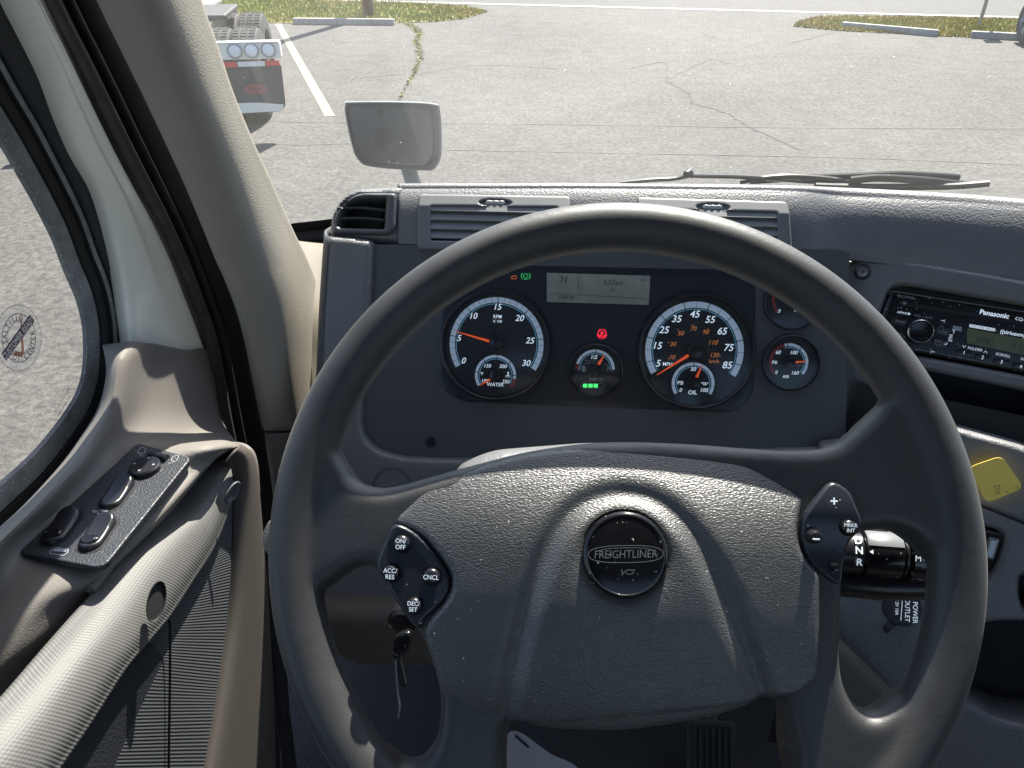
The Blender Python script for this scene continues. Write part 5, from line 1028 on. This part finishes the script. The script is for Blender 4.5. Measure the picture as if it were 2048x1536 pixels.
m = rim.modifiers.new('smooth', 'SMOOTH'); m.iterations = 14; m.factor = .5

# hub pad
pad = [(1200, 888), (1320, 888), (1450, 894), (1570, 903), (1600, 912), (1630, 934), (1664, 961), (1638, 984), (1616, 1008), (1603, 1045), (1601, 1085), (1622, 1130), (1670, 1172), (1680, 1200), (1682, 1260), (1680, 1318), (1655, 1350), (1602, 1395), (1536, 1402), (1480, 1425), (1400, 1448), (1250, 1474), (1100, 1472), (1035, 1455), (1000, 1467), (940, 1440), (884, 1404), (868, 1345), (846, 1275), (856, 1240), (888, 1203), (903, 1165), (889, 1128), (840, 1072), (787, 1046), (812, 1012), (858, 966), (950, 934), (1060, 904)]
HP = .016
padl = uvs(WF, cr(pad, 4), HP)
arch = uvs(WF, cr([(1004, 1462), (1020, 1370), (1040, 1275), (1062, 1190), (1092, 1100), (1132, 1036), (1182, 1001), (1240, 988), (1302, 998), (1356, 1034), (1402, 1092), (1446, 1182), (1492, 1292), (1535, 1405)], 5, False), HP)
uR = WF.uv(1634, 1250, HP)[0]; hu, hv = WF.uv(1249, 1108, HP)
def padh(u, v, d):
    x, y = u - hu, v - hv
    h = np.where(y > 0, -5.0 * y * y, -1.3 * y * y) - .03 * y - .45 * x * x
    h = h - np.where(y < -.075, 5 * (y + .075) ** 2, 0)
    g = linedist(arch, u, v); h = h - .0040 * np.exp(-(g / .0066) ** 2)
    inside = inpoly(np.array(arch), u, v); h = h + np.where(inside, .0010 * np.clip(g / .012, 0, 1), 0)
    h = h - np.where(u > uR, (u - uR) * 1.3, 0) * np.clip((.0 - y) / .04 + .6, 0, 1)
    r = np.hypot(x, y); h = h - .003 * np.exp(-np.clip(r - .0262, 0, 1) / .004) * (r < .05)
    return h
b = MB(); plate(b, WF, padl, h=padh, er=.004, depth=.016, cell=.0014, base=HP + .006); b.obj('hub_pad', 'leather', sw, ang=60)

# horn button
hb = Frame(WF.px(1249, 1109, HP + .001), WF.x, (WF.n + WF.y * .02).normalized()); k = WF.scale(1249, 1109) * .965
b = MB(); b.lathe(hb, [(90 * k, .003), (88.5 * k, -.002), (86 * k, -.003), (85 * k, .0)], 72); b.obj('button_gap', 'black', sw)
b = MB(); b.lathe(hb, [(85.5 * k, -.003), (85 * k, .0048), (82 * k, .0066), (77 * k, .0071), (75 * k, .0066), (72 * k, .0068), (40 * k, .0074), (0, .0077)], 80); hbt = b.obj('horn_button', 'gloss', sw, ang=50)
M['engrave'] = mat('emblem_silver', (.62, .62, .62), .3, metal=.85)
ef = Frame(WF.px(1249, 1106, HP + .001) + WF.n * .0074, WF.x * math.cos(R(3.5)) + WF.y * math.sin(R(3.5)), WF.n)
b = MB()
def stadium(w, h_, n=14): return [(w * np.sign(math.cos(a)) * abs(math.cos(a)) ** .75, h_ * np.sign(math.sin(a)) * abs(math.sin(a)) ** .8) for a in np.linspace(0, 2 * math.pi, 4 * n + 1)]
line(b, ef, [(x * k, y * k) for x, y in stadium(73, 16.5)], 1.3 * k, .0006); line(b, ef, [(x * k, y * k) for x, y in stadium(60, 12)][2:26], 1.0 * k, .0006); 
b2 = MB(); txt(b2, ef, 'FREIGHTLINER', 15.5 * k, shear=.12, h=.0007, sx=.86, bold=-.005); b2.obj('emblem_lettering', 'engrave', hbt, smooth=False)
f = Frame(ef.p(4 * k, -35 * k), ef.x, ef.n); line(b, f, [(-13 * k, 6 * k), (-12 * k, -6 * k)], 1.2 * k); line(b, f, [(-12 * k, -3 * k), (-6 * k, 2 * k), (0, 4.5 * k), (6 * k, 4 * k), (13 * k, 5 * k)], 1.2 * k); line(b, f, [(-6 * k, -1 * k), (0, -4.5 * k), (7 * k, -3.5 * k), (11 * k, 1 * k), (9 * k, 4 * k)], 1.2 * k)
b.obj('emblem_outline', 'engrave', hbt, smooth=False)

# control pods
def pod(name, pts, base, hfun, label):
    b = MB(); plate(b, WF, uvs(WF, cr(pts, 4), base), er=.002, depth=.014, cell=.0009, base=base, h=hfun); o = b.obj(name, 'podgloss', sw, ang=60); o['label'] = label; return o
M['podgloss'] = mat('pod_gloss', (.022, .026, .034), .30, dust=.15, rvar=.04, var=.1)
c1 = WF.uv(825, 1145, HP)
lp = pod('switch_pod', [(790, 1049), (838, 1072), (886, 1128), (900, 1165), (886, 1202), (846, 1243), (836, 1258), (812, 1235), (790, 1200), (762, 1152), (752, 1128), (768, 1084)], .014, lambda u, v, d: -.8 * ((u - c1[0]) ** 2 + (v - c1[1]) ** 2) - .0022 * np.clip(1 - (linedist(arcl, u, v) / .007), 0, 1), 'left cruise control pod') if False else None
arcl = uvs(WF, cr([(800, 1046), (850, 1066), (893, 1112), (912, 1160), (905, 1205)], 4, False), .014)
lp = pod('switch_pod', [(790, 1049), (838, 1072), (886, 1128), (900, 1165), (886, 1202), (846, 1243), (836, 1258), (812, 1235), (790, 1200), (762, 1152), (752, 1128), (768, 1084)], .014, lambda u, v, d: -.8 * ((u - c1[0]) ** 2 + (v - c1[1]) ** 2) + .0025 * np.clip(1 - linedist(arcl, u, v) / .012, 0, 1), 'left pod with cruise control buttons')
c2 = WF.uv(1655, 1065, HP)
rp = pod('switch_pod', [(1666, 964), (1698, 980), (1712, 1010), (1724, 1052), (1700, 1088), (1690, 1130), (1684, 1166), (1668, 1166), (1622, 1126), (1604, 1082), (1608, 1035), (1638, 990)], .014, lambda u, v, d: -.8 * ((u - c2[0]) ** 2 + (v - c2[1]) ** 2) + .0015 * np.sin((v - c2[1]) * 120), 'right pod with plus and minus controls')
def pbtn(par, x, y, r, lines, sz, hh=.0165):
    f = Frame(WF.px(x, y, hh - .0015), WF.x, WF.n); r = r * k; b = MB(); b.lathe(f, [(r * 1.08, -.003), (r * 1.05, .0006), (r, .0004)] , 28); b.obj('button_rim', 'bezel', par)
    b = MB(); b.lathe(f, [(r, -.002), (r * .97, .0014), (r * .82, .0030), (r * .55, .0038), (0, .0042)], 32); o = b.obj('button', 'bezel', par)
    b = MB(); n = len(lines)
    for i, t in enumerate(lines): txt(b, Frame(f.p(0, ((n - 1) / 2 - i) * sz * 1.35 * k, .0037), f.x, f.n), t, sz * k, h=.0008, sx=.92)
    b.obj('legend', 'print', par, smooth=False)
pbtn(lp, 804, 1087, 18, ['ON/', 'OFF'], 9); pbtn(lp, 783, 1146, 18, ['ACC/', 'RES'], 9); pbtn(lp, 864, 1153, 18, ['CNCL'], 9); pbtn(lp, 829, 1211, 17, ['DEC/', 'SET'], 8.5)
pbtn(rp, 1696, 1055, 16, ['MRKR', 'INT'], 7.5)
b = MB(); f = Frame(WF.px(1628, 1073, .0165), WF.x, WF.n); b.lathe(f, [(15 * k, -.003), (14 * k, .002), (9 * k, .0045), (0, .0055)], 28); b.obj('button', 'bezel', rp); f = Frame(WF.px(1669, 1135, .015), WF.x, WF.n); b = MB(); b.lathe(f, [(9 * k, -.003), (8.5 * k, .002), (6 * k, .004), (0, .0045)], 24); b.obj('button', 'gloss', rp)
b = MB(); f = Frame(WF.px(1632, 1078, .0225), WF.x, WF.n); line(b, f, [(-7 * k, 0), (7 * k, 0)], 3 * k); f = Frame(WF.px(1667, 1002, .0170), WF.x, WF.n); line(b, f, [(-7 * k, 0), (7 * k, 0)], 3 * k, .001); line(b, f, [(0, -7 * k), (0, 7 * k)], 3 * k, .0011); b.obj('legend', 'print', rp, smooth=False)
# grey hand-knob edge at the far left of the rim
b = MB(); f = Frame(WF.px(552, 1074, -.012), WF.x, WF.n); b.lathe(f, [(.013, -.01), (.0135, .0), (.011, .006), (0, .007)], 28, sx=.62, sy=1); b.obj('rim_knob', 'taupe', sw)

# steering column shroud, shift lever
col = thing('steering_column', 'dark grained steering column shroud behind the wheel hub', 'steering column', WF.p(0, 0, -.1))
b = MB(); sh = rr([(902, 975), (906, 932), (975, 898), (1180, 882), (1400, 886), (1520, 930), (1560, 1100), (1500, 1330), (1300, 1420), (1050, 1380), (930, 1250)], [20, 40, 60, 40, 60, 60, 60, 80, 80, 80, 60], 6)
plate(b, WF, uvs(WF, sh, -.075), er=.022, depth=.05, cell=.005, base=-.070); b.obj('upper_shroud', 'dash', col, ang=60)
b = MB(); b.lathe(Frame(WF.p(-.005, -.02, -.07), WF.x, WF.n), [(.085, 0), (.080, -.12), (.07, -.40)], 32, sx=1, sy=1); b.obj('lower_shroud', 'dash_smooth', col)
b = MB(); b.tube([WF.p(-.005, -.02, -.06), WF.p(-.005, -.02, .004)], .035, 24); b.obj('hub_shaft', 'black', col)
lv = thing('shift_lever', 'thick black gear selector stalk marked D N R behind the right spoke', 'stalk', PZ(1760, 1110, .56))
A0, A1 = PZ(1640, 1100, .567), PZ(1930, 1122, .553); LX = (A1 - A0).normalized(); vd = (EYE - (A0 + A1) / 2).normalized(); LN = (vd - LX * vd.dot(LX)).normalized(); SFm = Frame(A0, LX, LN); L_ = (A1 - A0).length
def lx(px): return (ray(px, 1110) * .56 + EYE - A0).dot(LX)
def cyl(x0, x1, r0, r1, m, name, par=lv, a0=0, a1=360, dr=0, sq=1):
    b = MB(); fr = Frame(A0 + LX * 0, LN, LX); b.lathe(fr, [(r0 * .9, x0), (r0, x0 + .0012), (r1, x1 - .0012), (r1 * .9, x1)] if a1 - a0 > 300 else [(r0 + dr, x0), (r1 + dr, x1)], 40, a0, a1); 
    if a1 - a0 < 300: pass
    return b.obj(name, m, par)
cyl(lx(1640), lx(1722), .0162, .0158, 'bezel', 'collar'); cyl(lx(1723), lx(1796), .0168, .0168, 'gloss', 'grip'); cyl(lx(1797), lx(1808), .0145, .0145, 'bezel', 'groove'); cyl(lx(1809), L_, .0170, .0180, 'gloss', 'end_knob')
M['leverhi'] = mat('lever_highlight', (.16, .165, .17), .28)  # pale grey band standing in for the highlight along the grip
fr = Frame(A0, LN, LX); b = MB()
sgn = 1 if (fr.y.dot(A_U) > 0) else -1
b.lathe(fr, [(.0171, lx(1726)), (.0176, lx(1728)), (.0176, lx(1792)), (.0171, lx(1794))], 16, 20 * sgn, 68 * sgn); b.obj('grip_highlight', 'leverhi', lv)
def lf(px, dy, r=.0172): 
    a = math.asin(max(-1, min(1, dy / r))); n = (LN * math.cos(a) + (fr.y * sgn) * math.sin(a)).normalized(); return Frame(A0 + LX * lx(px) + n * r, LX, n)
kk = .56 / FPX; b = MB()
for px_, dy, t, sz in ((1707, 23, 'D', 14), (1707, 5, 'N', 14), (1708, -17, 'R', 14), (1816, -2, 'M', 11)): txt(b, lf(px_, dy * kk, .0168 if px_ < 1800 else .0174), t, sz * kk, h=.0006, bold=.02 if px_ < 1800 else 0)
q = lf(1730, 4 * kk, .0171); b.flat(q, [(-4 * kk, 0), (3 * kk, 4 * kk), (3 * kk, -4 * kk)], .0006); q = lf(1832, -3 * kk, .0174); line(b, q, [(0, 6 * kk), (-7 * kk, 0), (0, -6 * kk)], 1.3 * kk, .0007); b.flat(q, [(-3 * kk, 0), (4 * kk, 5 * kk), (14 * kk, 5 * kk), (14 * kk, -5 * kk), (4 * kk, -5 * kk)], .0006)
b.obj('lever_lettering', 'print', lv, smooth=False)
b = MB(); b.tube([PZ(1630, 1152, .575), PZ(1760, 1166, .57), PZ(1900, 1168, .565)], [.0135, .0135, .012], 24, flat=.9); b.obj('lever_housing', 'bezel', lv)
b = MB(); b.tube([PZ(1650, 1075, .585), PZ(1780, 1072, .58), PZ(1900, 1080, .575)], .0125, 24); hs_ = b.obj('light_switch', 'bezel', lv)
q = Frame(PZ(1757, 1063, .568), LX, LN); b = MB(); arc(b, q, 4 * kk, 3 * kk, 180, 360, .0002, 10)
for a in range(190, 360, 25): line(b, q, [mp(5.5 * kk, a), mp(8.5 * kk, a)], 1 * kk)
q = Frame(PZ(1781, 1064, .568), LX, LN); line(b, q, [(-5 * kk, 0), (5 * kk, 0)], 1.4 * kk); b.obj('light_symbol', 'print', lv, smooth=False)

# keys hanging from the ignition, seen through the wheel
ky = thing('ignition_key', 'black headed key and strap hanging from the ignition behind the wheel', 'key', PZ(805, 1280, .76))
b = MB(); fk = Frame(PZ(802, 1298, .755), (1, 0, .15), elev(20)); s = .755 / FPX
plate(b, fk, [(x * s, -y * s) for x, y in cr([(-18, 0), (-8, -24), (10, -34), (24, -30), (20, -4), (8, 14), (-12, 20)], 4)], er=.002, depth=.005, cell=.0016); b.obj('key_head', 'gloss', ky, ang=50)
b = MB(); plate(b, fk, [(x * s, -y * s) for x, y in rr([(-22, 14), (-8, 14), (-4, 90), (-16, 92)], 3)], er=.001, depth=.003, cell=.002, base=-.003); b.obj('strap', 'rubber', ky, ang=50)
b = MB(); b.tube(cr([PZ(791, 1320, .752), PZ(795, 1380, .752), PZ(799, 1412, .752), PZ(796, 1436, .752)], 5, False), .0011, 8); b.obj('key_blade', 'silver', ky)
b = MB(); b.lathe(Frame(PZ(806, 1238, .78), (1, 0, 0), elev(15)), [(.014, -.02), (.015, .004), (.011, .008), (0, .008)], 28); b.obj('ignition_barrel', 'bezel', ky)
# pale paper below the hub
b = MB(); pf = Frame(PZ(1080, 1520, .78), (1, .1, 0), elev(50)); P = uvs(pf, cr([(1010, 1484), (1022, 1462), (1048, 1468), (1100, 1506), (1160, 1540), (1220, 1640), (1000, 1640), (1004, 1540)], 4))
plate(b, pf, P, er=.001, depth=.002, cell=.005, h=lambda u, v, d: .006 * np.cos(u * 30)); pp = tag(b.obj('paper_sheet', 'paper', ang=50), 'crumpled light grey paper below the steering wheel hub', 'paper')
b = MB(); line(b, pf, uvs(pf, [(1031, 1468), (1044, 1480), (1058, 1492)]), .0025, .009); b.obj('paper_stroke', 'black', pp, smooth=False)
# brake and accelerator pedals in the dark footwell
pd = thing('brake_pedal', 'ribbed black pedal in the dark footwell below the hub', 'pedal', (.22, .75, Z - 1.0)); f = Frame(PZ(1425, 1520, 1.25), (1, 0, 0), elev(45)); b = MB()
plate(b, f, rr([(-.04, -.06), (.04, -.06), (.04, .06), (-.04, .06)], .012), er=.004, depth=.02, cell=.005); b.obj('pedal_pad', 'rubber', pd, ang=50); b = MB()
for i in range(7): b.box(f.p(-.03 + i * .01, 0, .002), .004, .10, .004, f)
b.obj('pedal_rib', 'rubber', pd, smooth=False); b = MB(); b.tube([f.p(0, .04, -.01), f.p(0, .15, -.03), f.p(0, .35, -.05)], .012, 10); b.obj('pedal_arm', 'frame_dark', pd)

# ------------------------------------------------------------------ wipers outside on the windshield
def wsurf(px, py, off=.02):                   # point on the outside of the pane along this line of sight
    r = ray(px, py); best = None
    for t in np.linspace(.7, 2.2, 300):
        p = EYE + r * t; u = (p.x - .77) / 1.27; v = (p.z - (Z - .46 + .012 * abs(u) ** 5)) / 1.03; yy = 1.32 - .84 * v - .26 * abs(u) ** 3
        if p.y >= yy + off * 1.25: return p
    return EYE + r * 1.4
def wb(pts, rad, off, seg=8, flat=1): b = MB(); b.tube(cr([wsurf(x, y, off) for x, y in pts], 5, False), rad, seg, flat=flat); return b
M['wiper'] = mat('wiper_black', (.02, .024, .024), .38)
for nm, arm, blade, lab in [('w', [(1240, 366), (1300, 360), (1350, 357), (1374, 352), (1385, 352), (1480, 354), (1560, 359), (1640, 364), (1760, 358)], [(1490, 362), (1560, 357), (1660, 352), (1760, 349), (1790, 347), (1850, 352), (1915, 357), (1978, 366)], 'black windshield wiper lying along the lower edge of the glass')]:
    w = thing('windshield_wiper', lab, 'wiper', wsurf(1600, 360))
    wb(arm, .0055, .03, flat=.7).obj('wiper_arm', 'wiper', w)
    b = MB(); b.tube([wsurf(1372, 349, .03), wsurf(1378, 346, .034), wsurf(1384, 350, .03)], [.006, .008, .006], 12); b.obj('arm_knuckle', 'wiper', w)
    wb([(1500, 362), (1600, 356), (1700, 353), (1790, 349), (1880, 353), (1918, 356)], .0042, .036, flat=1.5).obj('blade_bridge', 'wiper', w)
    wb([(1630, 372), (1700, 374), (1800, 374), (1900, 373), (1978, 367)], .0058, .012).obj('blade_rubber', 'wiper', w)
    wb([(1480, 364), (1560, 353), (1640, 356), (1720, 366)], .0045, .03).obj('blade_link', 'wiper', w)
    wb([(1700, 361), (1760, 356), (1860, 362), (1930, 371)], .005, .02, flat=1.4).obj('blade_link', 'wiper', w)
    for i in range(8): wb([(1596 + i * 17, 361 - i * 1.1), (1606 + i * 17, 359 - i * 1.1)], .0022, .044).obj('vent_hole', 'silver', w)

# ------------------------------------------------------------------ fine print and tick marks are too small to pick apart: one joined part each
for o in list(bpy.data.objects):
    if o.parent is not None and o.name.split('.')[0] in ('printing', 'faint_printing', 'lever_lettering', 'window_groove', 'scale_tick', 'scale_band', 'scale_line', 'numerals', 'metric_numerals', 'caption', 'metric_mark', 'etched_marks', 'switch_symbols', 'display_text', 'legend', 'lettering', 'sticker_print', 'banner_text', 'emblem_lettering', 'emblem_outline', 'red_zone', 'level_lamp', 'fluid_outline', 'badge_text', 'parking_brake_lamp', 'warning_lamp', 'brake_lamp', 'light_symbol', 'pressure_symbol', 'oil_symbol', 'coolant_symbol'): o['kind'] = 'stuff'
